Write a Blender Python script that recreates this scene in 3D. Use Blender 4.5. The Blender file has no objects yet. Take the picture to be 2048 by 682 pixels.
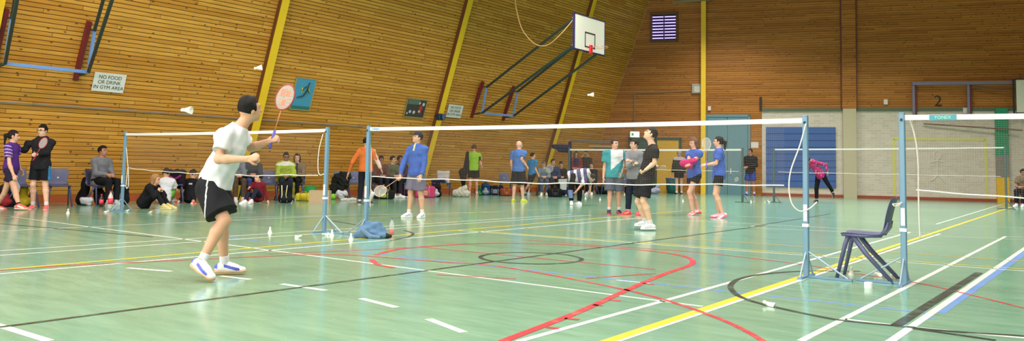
import bpy, bmesh, math, random
import numpy as np
from mathutils import Vector, Matrix
random.seed(5); rng = np.random.default_rng(5)
S = bpy.context.scene
COL = S.collection
YAW, PITCH, ROLL, FPX, CH, CXP, CYP = .638510, .072670, .01916, 1626.34, 1.01083, 1024., 215.
# ------------------------------------------------------------------ camera
fw = np.array([-math.sin(YAW)*math.cos(PITCH), math.cos(YAW)*math.cos(PITCH), math.sin(PITCH)])
rt0 = np.array([math.cos(YAW), math.sin(YAW), 0.]); up0 = np.cross(rt0, fw)
rt = rt0*math.cos(ROLL)+up0*math.sin(ROLL); up = -rt0*math.sin(ROLL)+up0*math.cos(ROLL)
RH = rt0; AH = np.array([-math.sin(YAW), math.cos(YAW), 0.])          # horizontal right / away
cd = bpy.data.cameras.new('camera'); cam = bpy.data.objects.new('camera', cd); COL.objects.link(cam)
cam.matrix_world = Matrix(((rt[0], up[0], -fw[0], 0), (rt[1], up[1], -fw[1], 0), (rt[2], up[2], -fw[2], CH), (0, 0, 0, 1)))
cd.sensor_width = 36; cd.lens = FPX/2048*36; cd.shift_y = (CYP-341)/2048; cd.clip_end = 200
S.camera = cam

def ray(px, py):
    return fw*FPX+rt*(px-CXP)-up*(py-CYP)
def F(px, py, z=0.):                       # a point of the floor (or of height z)
    d = ray(px, py); t = (z-CH)/d[2]; q = d*t; q[2] += CH; return q
def DP(px, py, dep):                        # a point at horizontal distance dep in front of the camera
    d = ray(px, py); q = d*(dep/(d@AH)); q[2] += CH; return q
def depth(q): return float(q[:3]@AH)
LX, LM = -19.2, .32                         # left wall x = LX + LM z
def LW(px, py, off=0.):
    d = ray(px, py); t = (LX+off+LM*CH)/(d[0]-LM*d[2]); q = d*t; q[2] += CH; return q
BY, BM = 34.6, .35                           # back wall y = BY + BM (x+10)
def BW(px, py, off=0.):
    d = ray(px, py); t = (BY+BM*10-off)/(d[1]-BM*d[0]); q = d*t; q[2] += CH; return q
def FW(px, py, mx=-18.1):                  # floor point kept clear of the leaning wall
    q = F(px, py); i = 0
    while (q[0] < mx or q[1] > BY+BM*(q[0]+10)-.55) and i < 400: py += .1; q = F(px, py); i += 1
    return q
def aim(px): return math.degrees(math.atan((px-1024)/FPX))
def V(q): return Vector((float(q[0]), float(q[1]), float(q[2])))

# ------------------------------------------------------------------ materials
def lin(c):
    return tuple(((x/255)/12.92 if x/255 <= .04045 else ((x/255+.055)/1.055)**2.4) for x in c)
MATS = {}
def mat(name, rgb, rough=.6, metal=0., bump=0., bscale=60., var=0., spec=.5, emit=None, es=1., alpha=1., coat=0.):
    if name in MATS: return MATS[name]
    m = bpy.data.materials.new(name); m.use_nodes = True; nt = m.node_tree; b = nt.nodes['Principled BSDF']
    c = lin(rgb); b.inputs['Base Color'].default_value = (*c, 1); b.inputs['Roughness'].default_value = rough
    b.inputs['Metallic'].default_value = metal; b.inputs['Specular IOR Level'].default_value = spec
    b.inputs['Coat Weight'].default_value = coat
    if alpha < 1: b.inputs['Alpha'].default_value = alpha
    if emit: b.inputs['Emission Color'].default_value = (*lin(emit), 1); b.inputs['Emission Strength'].default_value = es
    tc = nt.nodes.new('ShaderNodeTexCoord')
    if var > 0:
        n = nt.nodes.new('ShaderNodeTexNoise'); n.inputs['Scale'].default_value = bscale*.2; n.inputs['Detail'].default_value = 3
        mx = nt.nodes.new('ShaderNodeMix'); mx.data_type = 'RGBA'
        mx.inputs[6].default_value = (*[x*(1-var) for x in c], 1); mx.inputs[7].default_value = (*[min(1, x*(1+var)) for x in c], 1)
        nt.links.new(tc.outputs['Object'], n.inputs['Vector']); nt.links.new(n.outputs['Fac'], mx.inputs[0]); nt.links.new(mx.outputs[2], b.inputs['Base Color'])
    if bump > 0:
        n = nt.nodes.new('ShaderNodeTexNoise'); n.inputs['Scale'].default_value = bscale; n.inputs['Detail'].default_value = 4
        bp = nt.nodes.new('ShaderNodeBump'); bp.inputs['Strength'].default_value = bump; bp.inputs['Distance'].default_value = .01
        nt.links.new(tc.outputs['Object'], n.inputs['Vector']); nt.links.new(n.outputs['Fac'], bp.inputs['Height']); nt.links.new(bp.outputs['Normal'], b.inputs['Normal'])
    MATS[name] = m; return m
def cloth(rgb):
    gmean = sum(rgb)/3; c = tuple(.90*(.88*x+.12*gmean) for x in rgb)
    return mat('cloth_%d_%d_%d' % tuple(rgb), c, .85, bump=.55, bscale=11, var=.08, spec=.2)
def plast(rgb, r=.4): return mat('plastic_%d_%d_%d' % tuple(rgb), rgb, r, bump=.03, bscale=40)
def skin(rgb): return mat('skin_%d_%d_%d' % tuple(rgb), rgb, .55, bump=.06, bscale=50, var=.05, spec=.4)

def N(nt, t, **kw):
    n = nt.nodes.new(t)
    for k, v in kw.items():
        if k.startswith('i_'): n.inputs[k[2:].replace('_', ' ')].default_value = v
        else: setattr(n, k, v)
    return n
def mathn(nt, op, a, b=None, c=None):
    n = nt.nodes.new('ShaderNodeMath'); n.operation = op
    for i, x in enumerate((a, b, c)):
        if x is None: continue
        if isinstance(x, (int, float)): n.inputs[i].default_value = x
        else: nt.links.new(x, n.inputs[i])
    return n.outputs[0]
def mixc(nt, f, a, b, mode='MIX'):
    n = nt.nodes.new('ShaderNodeMix'); n.data_type = 'RGBA'; n.blend_type = mode
    for i, x in ((0, f), (6, a), (7, b)):
        if isinstance(x, tuple): n.inputs[i].default_value = (*x, 1)
        elif isinstance(x, (int, float)): n.inputs[i].default_value = x
        else: nt.links.new(x, n.inputs[i])
    return n.outputs[2]
PITCHB = .096
def wood_mat(name, base, dark, light, knot=(62, 30, 12)):
    m = bpy.data.materials.new(name); m.use_nodes = True; nt = m.node_tree; L = nt.links; b = nt.nodes['Principled BSDF']
    uv = N(nt, 'ShaderNodeUVMap'); sp = N(nt, 'ShaderNodeSeparateXYZ'); L.new(uv.outputs[0], sp.inputs[0])
    u, v = sp.outputs[0], sp.outputs[1]
    row = mathn(nt, 'FLOOR', mathn(nt, 'DIVIDE', v, PITCHB))
    wn = N(nt, 'ShaderNodeTexWhiteNoise', noise_dimensions='1D'); L.new(row, wn.inputs['W'])
    us = mathn(nt, 'ADD', u, mathn(nt, 'MULTIPLY', wn.outputs['Value'], 7.3))
    seg = mathn(nt, 'FLOOR', mathn(nt, 'DIVIDE', us, 3.1))
    cb = N(nt, 'ShaderNodeCombineXYZ'); L.new(row, cb.inputs[0]); L.new(seg, cb.inputs[1])
    wn2 = N(nt, 'ShaderNodeTexWhiteNoise', noise_dimensions='2D'); L.new(cb.outputs[0], wn2.inputs['Vector'])
    col = mixc(nt, wn2.outputs['Value'], lin(dark), lin(light))
    col = mixc(nt, .5, col, lin(base))
    # grain along the board
    cg = N(nt, 'ShaderNodeCombineXYZ'); L.new(mathn(nt, 'MULTIPLY', us, 1.5), cg.inputs[0]); L.new(mathn(nt, 'MULTIPLY', v, 45), cg.inputs[1]); L.new(row, cg.inputs[2])
    ng = N(nt, 'ShaderNodeTexNoise', i_Scale=1., i_Detail=5.); L.new(cg.outputs[0], ng.inputs['Vector'])
    gr = N(nt, 'ShaderNodeMapRange'); gr.inputs[1].default_value = .3; gr.inputs[2].default_value = .7; gr.inputs[3].default_value = .72; gr.inputs[4].default_value = 1.15; L.new(ng.outputs['Fac'], gr.inputs[0])
    col = mixc(nt, 1., col, gr.outputs[0], 'MULTIPLY')
    # broad tone drift of the stain
    nb = N(nt, 'ShaderNodeTexNoise', i_Scale=.55, i_Detail=2.); L.new(uv.outputs[0], nb.inputs['Vector'])
    col = mixc(nt, mathn(nt, 'MULTIPLY', nb.outputs['Fac'], .35), col, lin(dark))
    # knots
    ck = N(nt, 'ShaderNodeCombineXYZ'); L.new(mathn(nt, 'MULTIPLY', us, 2.4), ck.inputs[0]); L.new(mathn(nt, 'MULTIPLY', v, 4.0), ck.inputs[1])
    vo = N(nt, 'ShaderNodeTexVoronoi', i_Scale=1.); vo.voronoi_dimensions = '2D'; L.new(ck.outputs[0], vo.inputs['Vector'])
    kn = N(nt, 'ShaderNodeMapRange'); kn.inputs[1].default_value = .03; kn.inputs[2].default_value = .10; kn.inputs[3].default_value = 1.; kn.inputs[4].default_value = 0.; L.new(vo.outputs['Distance'], kn.inputs[0])
    spk = N(nt, 'ShaderNodeSeparateColor'); L.new(vo.outputs['Color'], spk.inputs[0])
    kk = mathn(nt, 'MULTIPLY', kn.outputs[0], mathn(nt, 'GREATER_THAN', spk.outputs[0], .45))
    col = mixc(nt, mathn(nt, 'MULTIPLY', kk, .85), col, lin(knot))
    # butt joints
    fr = mathn(nt, 'FRACT', mathn(nt, 'DIVIDE', us, 3.1)); jt = mathn(nt, 'LESS_THAN', fr, .004)
    col = mixc(nt, mathn(nt, 'MULTIPLY', jt, .7), col, lin(knot))
    L.new(col, b.inputs['Base Color']); b.inputs['Roughness'].default_value = .5; b.inputs['Specular IOR Level'].default_value = .3
    return m

# ------------------------------------------------------------------ objects
def add(o, parent=None):
    COL.objects.link(o)
    if parent is not None: o.parent = parent
    return o
def meshobj(name, verts, faces, mats, parent=None, smooth=False, midx=None, uvs=None):
    me = bpy.data.meshes.new(name)
    if isinstance(verts, np.ndarray) and isinstance(faces, np.ndarray):
        nv, nf = len(verts), len(faces); k = faces.shape[1]
        me.vertices.add(nv); me.vertices.foreach_set('co', verts.astype(np.float32).ravel())
        me.loops.add(nf*k); me.loops.foreach_set('vertex_index', faces.astype(np.int32).ravel())
        me.polygons.add(nf); me.polygons.foreach_set('loop_start', (np.arange(nf)*k).astype(np.int32))
        me.update(calc_edges=True); me.validate()
    else:
        me.from_pydata([tuple(map(float, v)) for v in verts], [], [tuple(f) for f in faces]); me.update()
    for m in (mats if isinstance(mats, (list, tuple)) else [mats]): me.materials.append(m)
    if midx is not None: me.polygons.foreach_set('material_index', np.asarray(midx, dtype=np.int32))
    if smooth: me.polygons.foreach_set('use_smooth', [True]*len(me.polygons))
    o = bpy.data.objects.new(name, me); return add(o, parent)
def tag(o, label=None, cat=None, group=None, kind=None):
    if label: o['label'] = label
    if cat: o['category'] = cat
    if group: o['group'] = group
    if kind: o['kind'] = kind
    return o
def empty(name, loc, rz=0., label=None, cat=None, group=None):
    o = bpy.data.objects.new(name, None); o.empty_display_size = .1; COL.objects.link(o)
    o.location = V(loc); o.rotation_euler = (0, 0, rz); return tag(o, label, cat, group)
def copy_tree(o, loc, rz, label, group=None):
    c = o.copy(); COL.objects.link(c); c.location = V(loc); c.rotation_euler = (0, 0, rz); c['label'] = label
    if group: c['group'] = group
    for ch in list(o.children):
        k = ch.copy(); COL.objects.link(k); k.parent = c
        for g in list(ch.children):
            h = g.copy(); COL.objects.link(h); h.parent = k
    return c

class MB:                                   # collects faces, builds ONE mesh
    def __init__(s): s.v = []; s.f = []; s.m = []
    def quad(s, pts, mi=0):
        n = len(s.v); s.v += [tuple(map(float, p)) for p in pts]; s.f.append(tuple(range(n, n+len(pts)))); s.m.append(mi); return s
    def box(s, c, size, ax=None, mi=0):
        c = np.array(c, float); ax = np.eye(3) if ax is None else np.array(ax, float); h = np.array(size, float)/2
        n = len(s.v)
        for i in (-1, 1):
            for j in (-1, 1):
                for k in (-1, 1): s.v.append(tuple(c+ax[0]*i*h[0]+ax[1]*j*h[1]+ax[2]*k*h[2]))
        for q in ((0, 1, 3, 2), (4, 6, 7, 5), (0, 4, 5, 1), (2, 3, 7, 6), (0, 2, 6, 4), (1, 5, 7, 3)):
            s.f.append(tuple(n+a for a in q)); s.m.append(mi)
        return s
    def bar(s, a, b, w, h=None, upv=(0, 0, 1), mi=0):
        a = np.array(a, float); b = np.array(b, float); h = w if h is None else h
        d = b-a; L = np.linalg.norm(d); d /= L; u = np.array(upv, float)
        x = np.cross(d, u)
        if np.linalg.norm(x) < 1e-3: x = np.cross(d, (0, 1, 0))
        x /= np.linalg.norm(x); y = np.cross(x, d)
        return s.box((a+b)/2, (L, w, h), (d, x, y), mi)
    def tube(s, pts, r, n=8, mi=0, cap=True, r2=None):
        pts = [np.array(p, float) for p in pts]; rings = []; prev = None
        for i, p in enumerate(pts):
            d = (pts[min(i+1, len(pts)-1)]-pts[max(i-1, 0)]); d = d/(np.linalg.norm(d)+1e-9)
            if prev is None:
                x = np.cross(d, (0, 0, 1))
                if np.linalg.norm(x) < 1e-2: x = np.cross(d, (0, 1, 0))
            else: x = prev-d*(prev@d)
            x = x/np.linalg.norm(x); prev = x; y = np.cross(d, x)
            rr = (r[i] if isinstance(r, (list, tuple)) else r)
            base = len(s.v)
            for k in range(n):
                a = 2*math.pi*k/n; s.v.append(tuple(p+(x*math.cos(a)+y*math.sin(a)*(1 if r2 is None else r2))*rr))
            rings.append(base)
        for i in range(len(rings)-1):
            for k in range(n):
                s.f.append((rings[i]+k, rings[i]+(k+1) % n, rings[i+1]+(k+1) % n, rings[i+1]+k)); s.m.append(mi)
        if cap:
            s.f.append(tuple(rings[0]+k for k in reversed(range(n)))); s.m.append(mi)
            s.f.append(tuple(rings[-1]+k for k in range(n))); s.m.append(mi)
        return s
    def lathe(s, prof, c=(0, 0, 0), n=16, mi=0, axis=None):
        c = np.array(c, float); ax = np.array((0, 0, 1.) if axis is None else axis, float); ax /= np.linalg.norm(ax)
        x = np.cross(ax, (0, 1, 0)); x = x if np.linalg.norm(x) > .1 else np.cross(ax, (1, 0, 0)); x /= np.linalg.norm(x); y = np.cross(ax, x)
        rings = []
        for r, z in prof:
            base = len(s.v); rings.append(base)
            for k in range(n):
                a = 2*math.pi*k/n; s.v.append(tuple(c+ax*z+(x*math.cos(a)+y*math.sin(a))*r))
        for i in range(len(rings)-1):
            for k in range(n):
                s.f.append((rings[i]+k, rings[i]+(k+1) % n, rings[i+1]+(k+1) % n, rings[i+1]+k)); s.m.append(mi)
        s.f.append(tuple(rings[0]+k for k in reversed(range(n)))); s.m.append(mi)
        s.f.append(tuple(rings[-1]+k for k in range(n))); s.m.append(mi)
        return s
    def build(s, name, mats, parent=None, smooth=False, bevel=0.):
        o = meshobj(name, s.v, s.f, mats, parent, smooth, s.m)
        if bevel > 0:
            md = o.modifiers.new('bevel', 'BEVEL'); md.width = bevel; md.segments = 2; md.limit_method = 'ANGLE'
        return o
def struct(o, label=None):
    o['kind'] = 'structure'
    if label: o['label'] = label
    return o
def text_mesh(name, txt, size, mtx, m, parent=None, depth_=.002, align='CENTER', xscale=1.):
    cu = bpy.data.curves.new(name, 'FONT'); cu.body = txt; cu.size = size; cu.extrude = depth_; cu.align_x = align; cu.align_y = 'CENTER'
    o = bpy.data.objects.new(name+'_tmp', cu); COL.objects.link(o)
    dg = bpy.context.evaluated_depsgraph_get(); me = bpy.data.meshes.new_from_object(o.evaluated_get(dg)); bpy.data.objects.remove(o)
    me.transform(Matrix.Diagonal((xscale, 1, 1, 1))); me.transform(mtx); me.materials.clear(); me.materials.append(m)
    r = bpy.data.objects.new(name, me); return add(r, parent)
def frame_mtx(c, x, y):                     # local x,y -> world vectors, z = cross
    x = np.array(x, float); x /= np.linalg.norm(x); y = np.array(y, float); y -= x*(x@y); y /= np.linalg.norm(y); z = np.cross(x, y)
    return Matrix(((x[0], y[0], z[0], c[0]), (x[1], y[1], z[1], c[1]), (x[2], y[2], z[2], c[2]), (0, 0, 0, 1)))
def spline(pts, n=10):
    pts = [np.array(p, float) for p in pts]; P = [2*pts[0]-pts[1]]+pts+[2*pts[-1]-pts[-2]]; out = []
    for i in range(1, len(P)-2):
        for k in range(n):
            t = k/n; out.append(.5*((2*P[i])+(-P[i-1]+P[i+1])*t+(2*P[i-1]-5*P[i]+4*P[i+1]-P[i+2])*t*t+(-P[i-1]+3*P[i]-3*P[i+1]+P[i+2])*t**3))
    out.append(pts[-1]); return out

# ------------------------------------------------------------------ signed-distance bodies
def nrm(v): v = np.array(v, float); return v/(np.linalg.norm(v)+1e-9)
class SDF:
    """prims: tapered (elliptic) capsules blended together, then cut and meshed as one closed surface"""
    def __init__(s): s.p = []; s.cuts = []; s.subs = []; s.fold = 0.; s.fs = 9.
    def cap(s, a, b, ra, rb=None, side=None, fr=1., k=.02, f0=False, f1=False):
        s.p.append((np.array(a, float), np.array(b, float), ra, ra if rb is None else rb, None if side is None else nrm(side), fr, k, f0, f1)); return s
    def ball(s, c, r, side=None, upv=None, k=.02, rad=None):        # ellipsoid: rad=(side, other, up)
        s.p.append((np.array(c, float), None, r, rad, side, upv, k, False, False)); return s
    def rbox(s, c, half, r, side=(1, 0, 0), k=.02):
        s.p.append((np.array(c, float), 'box', r, tuple(half), nrm(side), None, k, False, False)); return s
    def cut(s, pt, n): s.cuts.append((np.array(pt, float), nrm(n))); return s
    def evalp(s, P, pr, G):
        a, b, ra, rb, side, fr, k, f0, f1 = pr
        if isinstance(b, str):
            y = np.cross((0, 0, 1.), side); q = np.abs(np.stack([(G-a)@side, (G-a)@y, (G-a)[..., 2]], -1))-(np.array(rb)-ra)
            return np.sqrt((np.maximum(q, 0)**2).sum(-1))+np.minimum(q.max(-1), 0)-ra
        if b is None:
            q = G-a; rad = rb
            if side is None: d = np.sqrt((q/np.array(rad)) .__pow__(2).sum(-1)); return (d-1)*min(rad)
            x = nrm(side); z = np.array(fr, float); z = nrm(z-x*(x@z)); y = np.cross(z, x)
            d = np.sqrt((q@x/rad[0])**2+(q@y/rad[1])**2+(q@z/rad[2])**2); return (d-1)*min(rad)
        ab = b-a; L2 = ab@ab+1e-9; L = math.sqrt(L2)
        tu = (G-a)@ab/L2; t = np.clip(tu, 0, 1); q = G-a-t[..., None]*ab
        if side is not None and fr != 1.:
            f = np.cross(ab/L, side) if L > 1e-3 else np.cross((0, 0, 1), side)
            f = nrm(f); qf = q@f; l2 = (q*q).sum(-1)-qf*qf+(qf/fr)**2; d = (np.sqrt(l2)-(ra+(rb-ra)*t))*(.5+.5*min(1, fr))
        else: d = np.sqrt((q*q).sum(-1))-(ra+(rb-ra)*t)
        if f1: d = np.maximum(d, (tu-1)*L)
        if f0: d = np.maximum(d, -tu*L)
        return d
    def bound(s, pr):
        a, b, ra, rb, side, fr, k, f0, f1 = pr
        if isinstance(b, str): r = float(np.linalg.norm(rb[:2])); r = np.array((r, r, rb[2])); return a-r, a+r
        if b is None: r = max(rb); return a-r, a+r
        r = max(ra, rb)*max(1., fr); return np.minimum(a, b)-r, np.maximum(a, b)+r
    def mesh(s, h):
        lo = np.min([s.bound(p)[0] for p in s.p], 0)-3*h; hi = np.max([s.bound(p)[1] for p in s.p], 0)+3*h
        n = np.ceil((hi-lo)/h).astype(int)+1
        D = np.full(n, .2, np.float32)
        ax = [lo[i]+h*np.arange(n[i]) for i in range(3)]
        for pr in s.p:
            a, b = s.bound(pr); m = pr[6]+2*h+.02
            i0 = np.maximum(((a-m-lo)/h).astype(int), 0); i1 = np.minimum(((b+m-lo)/h).astype(int)+2, n)
            sl = tuple(slice(i0[i], i1[i]) for i in range(3))
            G = np.stack(np.meshgrid(*[ax[i][sl[i]] for i in range(3)], indexing='ij'), -1)
            d = s.evalp(G, pr, G); o = D[sl]; k = pr[6]
            hh = np.clip(.5+.5*(o-d)/k, 0, 1); D[sl] = o*(1-hh)+d*hh-k*hh*(1-hh)
        if s.cuts or s.subs or s.fold:
            G = np.stack(np.meshgrid(*ax, indexing='ij'), -1)
            if s.fold:
                f = 0
                for i in range(5):
                    v = rng.normal(size=3); v = v/np.linalg.norm(v)*s.fs*(1+.6*i); f = f+np.sin(G@v+rng.uniform(0, 6))/(1+.5*i)
                D = D+(s.fold*f*.5).astype(np.float32)
            for pt, nn in s.cuts: D = np.maximum(D, (G-pt)@nn)
            for fn in s.subs: D = np.maximum(D, fn(G))
        D = D.astype(np.float32)
        # surface nets
        neg = D < 0
        cs = np.zeros(np.array(D.shape)-1, np.uint8)
        for i in (0, 1):
            for j in (0, 1):
                for k in (0, 1): cs += neg[i:D.shape[0]-1+i, j:D.shape[1]-1+j, k:D.shape[2]-1+k]
        act = (cs > 0) & (cs < 8); idx = np.argwhere(act)
        vid = np.full(act.shape, -1, np.int32); vid[act] = np.arange(len(idx))
        acc = np.zeros((len(idx), 3)); cnt = np.zeros(len(idx))
        cor = [(i, j, k) for i in (0, 1) for j in (0, 1) for k in (0, 1)]
        dv = {c: D[idx[:, 0]+c[0], idx[:, 1]+c[1], idx[:, 2]+c[2]] for c in cor}
        for c in cor:
            for axn in range(3):
                if c[axn] == 0:
                    e = list(c); e[axn] = 1; e = tuple(e); d0, d1 = dv[c], dv[e]; mk = (d0 < 0) != (d1 < 0)
                    t = np.where(mk, d0/np.where(mk, d0-d1, 1), 0); p = np.zeros((len(idx), 3)); p += np.array(c); p[:, axn] += t
                    acc[mk] += p[mk]; cnt[mk] += 1
        verts = lo+h*(idx+acc/np.maximum(cnt, 1)[:, None])
        faces = []
        for axn in range(3):
            o1, o2 = [(1, 2), (2, 0), (0, 1)][axn]
            A = np.take(neg, range(0, D.shape[axn]-1), axn); B = np.take(neg, range(1, D.shape[axn]), axn)
            e = np.argwhere(A != B); fl = A[tuple(e.T)]
            ok = (e[:, o1] > 0) & (e[:, o2] > 0) & (e[:, o1] < act.shape[o1]) & (e[:, o2] < act.shape[o2]); e = e[ok]; fl = fl[ok]
            def g(a, b):
                q = e.copy(); q[:, o1] -= a; q[:, o2] -= b; return vid[tuple(q.T)]
            Q = np.stack([g(1, 1), g(0, 1), g(0, 0), g(1, 0)], -1); Q[~fl] = Q[~fl][:, ::-1]; faces.append(Q)
        faces = np.concatenate(faces); faces = faces[(faces >= 0).all(1)]
        return verts, faces
    def build(s, name, mats, h, parent=None, midx=None):
        v, f = s.mesh(h); mi = None
        if midx is not None: mi = midx(v[f].mean(1))
        return meshobj(name, v, f, mats, parent, True, mi)
LP, WP, EXPO = 285., 2000., .03
# ================================================================== the hall
X1, Y0, ZC = 8., -9., 8.5
def backy(x): return BY+BM*(x+10)
xcorner = lambda z: LX+LM*z
wood_l = wood_mat('varnished pine boards', (218, 158, 64), (184, 120, 38), (238, 184, 88))
wood_b = wood_mat('brown stained pine boards', (178, 116, 46), (146, 88, 32), (204, 140, 66))
dark_gap = mat('gap behind boards', (84, 48, 20), .9)
def boards(name, P0, U, W, ulen, vlen, m, u0=0., v0=0., gap=.014, dep=.02, ulen_top=None, v_start=0.):
    """grooved board cladding as one mesh: P0 origin, U along, W up the wall, normal = cross(U,W) (towards the hall)"""
    U = nrm(U); W = nrm(W); Nn = np.cross(U, W); vs = []; fs = []; mi = []; uv = []
    nb = int(math.ceil(vlen/PITCHB)); ulen_top = ulen if ulen_top is None else ulen_top
    def pt(u, v, d): return P0+U*u+W*v+Nn*d
    def q(a, b, mt):
        n = len(vs)
        for (u, v, d) in (a[0], a[1], b[1], b[0]): vs.append(pt(u, v, d)); uv.append((u+u0, v+v0))
        fs.append((n, n+1, n+2, n+3)); mi.append(mt)
    for i in range(nb):
        va = i*PITCHB+gap/2; vb = min((i+1)*PITCHB-gap/2, vlen); vm = vb+gap/2
        e = lambda v: ulen+(ulen_top-ulen)*v/vlen
        s0 = lambda v: v_start*v/vlen
        bev = .004
        q(((s0(va), va, -dep), (e(va), va, -dep)), ((s0(va), va, -bev), (e(va), va, -bev)), 0)
        q(((s0(va), va, -bev), (e(va), va, -bev)), ((s0(va), va+bev, 0), (e(va), va+bev, 0)), 0)
        q(((s0(va), va+bev, 0), (e(va), va+bev, 0)), ((s0(vb), vb-bev, 0), (e(vb), vb-bev, 0)), 0)
        q(((s0(vb), vb-bev, 0), (e(vb), vb-bev, 0)), ((s0(vb), vb, -bev), (e(vb), vb, -bev)), 0)
        q(((s0(vb), vb, -bev), (e(vb), vb, -bev)), ((s0(vb), vb, -dep), (e(vb), vb, -dep)), 0)
        q(((s0(vb), vb, -dep), (e(vb), vb, -dep)), ((s0(vb), vb+gap, -dep), (e(vb), vb+gap, -dep)), 1)
    me_o = meshobj(name, vs, fs, [m, dark_gap], None, False, mi)
    ul = me_o.data.uv_layers.new(name='UVMap'); arr = np.array(uv, np.float32)
    li = np.zeros(len(me_o.data.loops), np.int32); me_o.data.loops.foreach_get('vertex_index', li); ul.data.foreach_set('uv', arr[li].ravel())
    return me_o
# left wall : leaning boards.  normal towards +x
lw = nrm((LM, 0, 1)); lwlen = ZC*math.sqrt(1+LM*LM)
yc0 = backy(LX); yc1 = backy(LX+LM*ZC)
w = boards('wall_left', np.array((LX, Y0, 0.)), (0, 1, 0), lw, yc0-Y0, lwlen, wood_l, ulen_top=yc1-Y0); struct(w, 'leaning wall clad in horizontal varnished pine boards')
# back wall
bu = nrm((1, BM, 0)); bn = np.cross(bu, (0, 0, 1))         # towards the hall (-y)
zb = float(BW(1690, 218)[2]); xb = float(BW(1524, 222)[0])
def bu_len(xa, xb_): return (xb_-xa)/bu[0]
P = np.array((LX, backy(LX), 0.))
w = boards('wall_back', P+np.array((0, 0, 0.)), bu, (0, 0, 1), bu_len(LX, xb), zb, wood_b, v_start=LM*zb/bu[0], gap=.009, dep=.012)
struct(w, 'far end wall clad in brown stained pine boards above pale brickwork')
P2 = np.array((xcorner(zb), backy(xcorner(zb)), zb))
w2 = boards('wall_back_upper', P2, bu, (0, 0, 1), bu_len(xcorner(zb), X1), ZC-zb, wood_b, v0=zb+.03, v_start=LM*(ZC-zb)/bu[0], gap=.009, dep=.012)
w2.parent = w
# brick part
bm_ = bpy.data.materials.new('painted pale brick'); bm_.use_nodes = True; nt = bm_.node_tree; b = nt.nodes['Principled BSDF']
uvn = N(nt, 'ShaderNodeUVMap'); br = N(nt, 'ShaderNodeTexBrick'); br.inputs['Scale'].default_value = 1; br.inputs['Brick Width'].default_value = .29; br.inputs['Row Height'].default_value = .1; br.inputs['Mortar Size'].default_value = .008
br.inputs['Color1'].default_value = (*lin((212, 204, 188)), 1); br.inputs['Color2'].default_value = (*lin((196, 186, 170)), 1); br.inputs['Mortar'].default_value = (*lin((222, 216, 204)), 1)
nt.links.new(uvn.outputs[0], br.inputs['Vector'])
nz = N(nt, 'ShaderNodeTexNoise', i_Scale=3., i_Detail=4.); nt.links.new(uvn.outputs[0], nz.inputs['Vector'])
nt.links.new(mixc(nt, mathn(nt, 'MULTIPLY', nz.outputs['Fac'], .35), br.outputs['Color'], lin((178, 168, 150))), b.inputs['Base Color'])
bp = N(nt, 'ShaderNodeBump'); bp.inputs['Strength'].default_value = .5; bp.inputs['Distance'].default_value = .01; nt.links.new(br.outputs['Fac'], bp.inputs['Height']); bp.invert = True; nt.links.new(bp.outputs[0], b.inputs['Normal']); b.inputs['Roughness'].default_value = .6
def uvquad(name, P0, U, W, ul, vl, m, parent=None, thick=.05):
    U = nrm(U); W = nrm(W); Nn = np.cross(U, W); vs = [P0, P0+U*ul, P0+U*ul+W*vl, P0+W*vl]; vs += [p-Nn*thick for p in vs]
    o = meshobj(name, vs, [(0, 1, 2, 3), (7, 6, 5, 4), (0, 4, 5, 1), (1, 5, 6, 2), (2, 6, 7, 3), (3, 7, 4, 0)], m, parent)
    ulr = o.data.uv_layers.new(name='UVMap'); c = [(0, 0), (ul, 0), (ul, vl), (0, vl)]
    for i, l in enumerate(o.data.loops): ulr.data[i].uv = c[l.vertex_index % 4]
    return o
PB = np.array((xb, backy(xb), 0.))
bw = uvquad('wall_back_brick', PB, bu, (0, 0, 1), bu_len(xb, X1), zb, bm_, w)
def bpt(x, z, off=0.): return np.array((x, backy(x), z))+bn*off
def bbox(name, p0, p1, m, off=.0, th=.03, parent=None, lab=None, bev=0.):
    """flat panel on the back wall between two photo corners"""
    a = BW(*p0); c = BW(*p1); mb = MB(); cx = (a+c)/2
    cen = bpt((a[0]+c[0])/2, (a[2]+c[2])/2, off+th/2); mb.box(cen, (abs(c[0]-a[0])/bu[0], th, abs(c[2]-a[2])), (bu, bn, (0, 0, 1)))
    return mb.build(name, m, parent, bevel=bev)
trimgreen = mat('dark green steel beam', (86, 100, 78), .6)
mb = MB(); mb.bar(bpt(xb, zb-.03, .03), bpt(X1, zb-.03, .03), .08, .12); struct(mb.build('trim_1', trimgreen), 'thin green beam between boards and brickwork')
base_red = mat('red brown skirting', (150, 72, 44), .5, var=.1)
mb = MB(); mb.bar(bpt(xb, .05, .02), bpt(X1, .05, .02), .05, .14); struct(mb.build('baseboard_back', base_red))
mb = MB(); mb.bar((LX+.03, yc0, .1), (LX+.03, Y0, .1), .05, .2); struct(mb.build('baseboard_left', mat('orange brown skirting', (168, 84, 40), .5, var=.1)))
# cream pillar + wood pillar above
cream = mat('cream painted pillar', (186, 178, 148), .6, var=.05)
a = BW(1685, 300); c = BW(1713, 300)
mb = MB(); mb.box(bpt((a[0]+c[0])/2, zb/2, .1), (abs(c[0]-a[0]), .2, zb), (bu, bn, (0, 0, 1))); struct(mb.build('trim_2', cream), 'cream painted pillar on the brick wall')
pw = boards('trim_3', bpt(float(a[0]), zb, .14), bu, (0, 0, 1), abs(c[0]-a[0])/bu[0], ZC-zb, wood_b, v0=.05, gap=.009, dep=.012); struct(pw, 'board clad pillar above the cream pillar')
mb = MB()
for xx in (a[0]-.02, c[0]+.02): mb.box(bpt(xx, (zb+ZC)/2, .06), (.05, .15, ZC-zb), (bu, bn, (0, 0, 1)))
o = mb.build('pillar_edge', mat('dark red edge strip', (96, 46, 30), .6)); o.parent = pw
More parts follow.
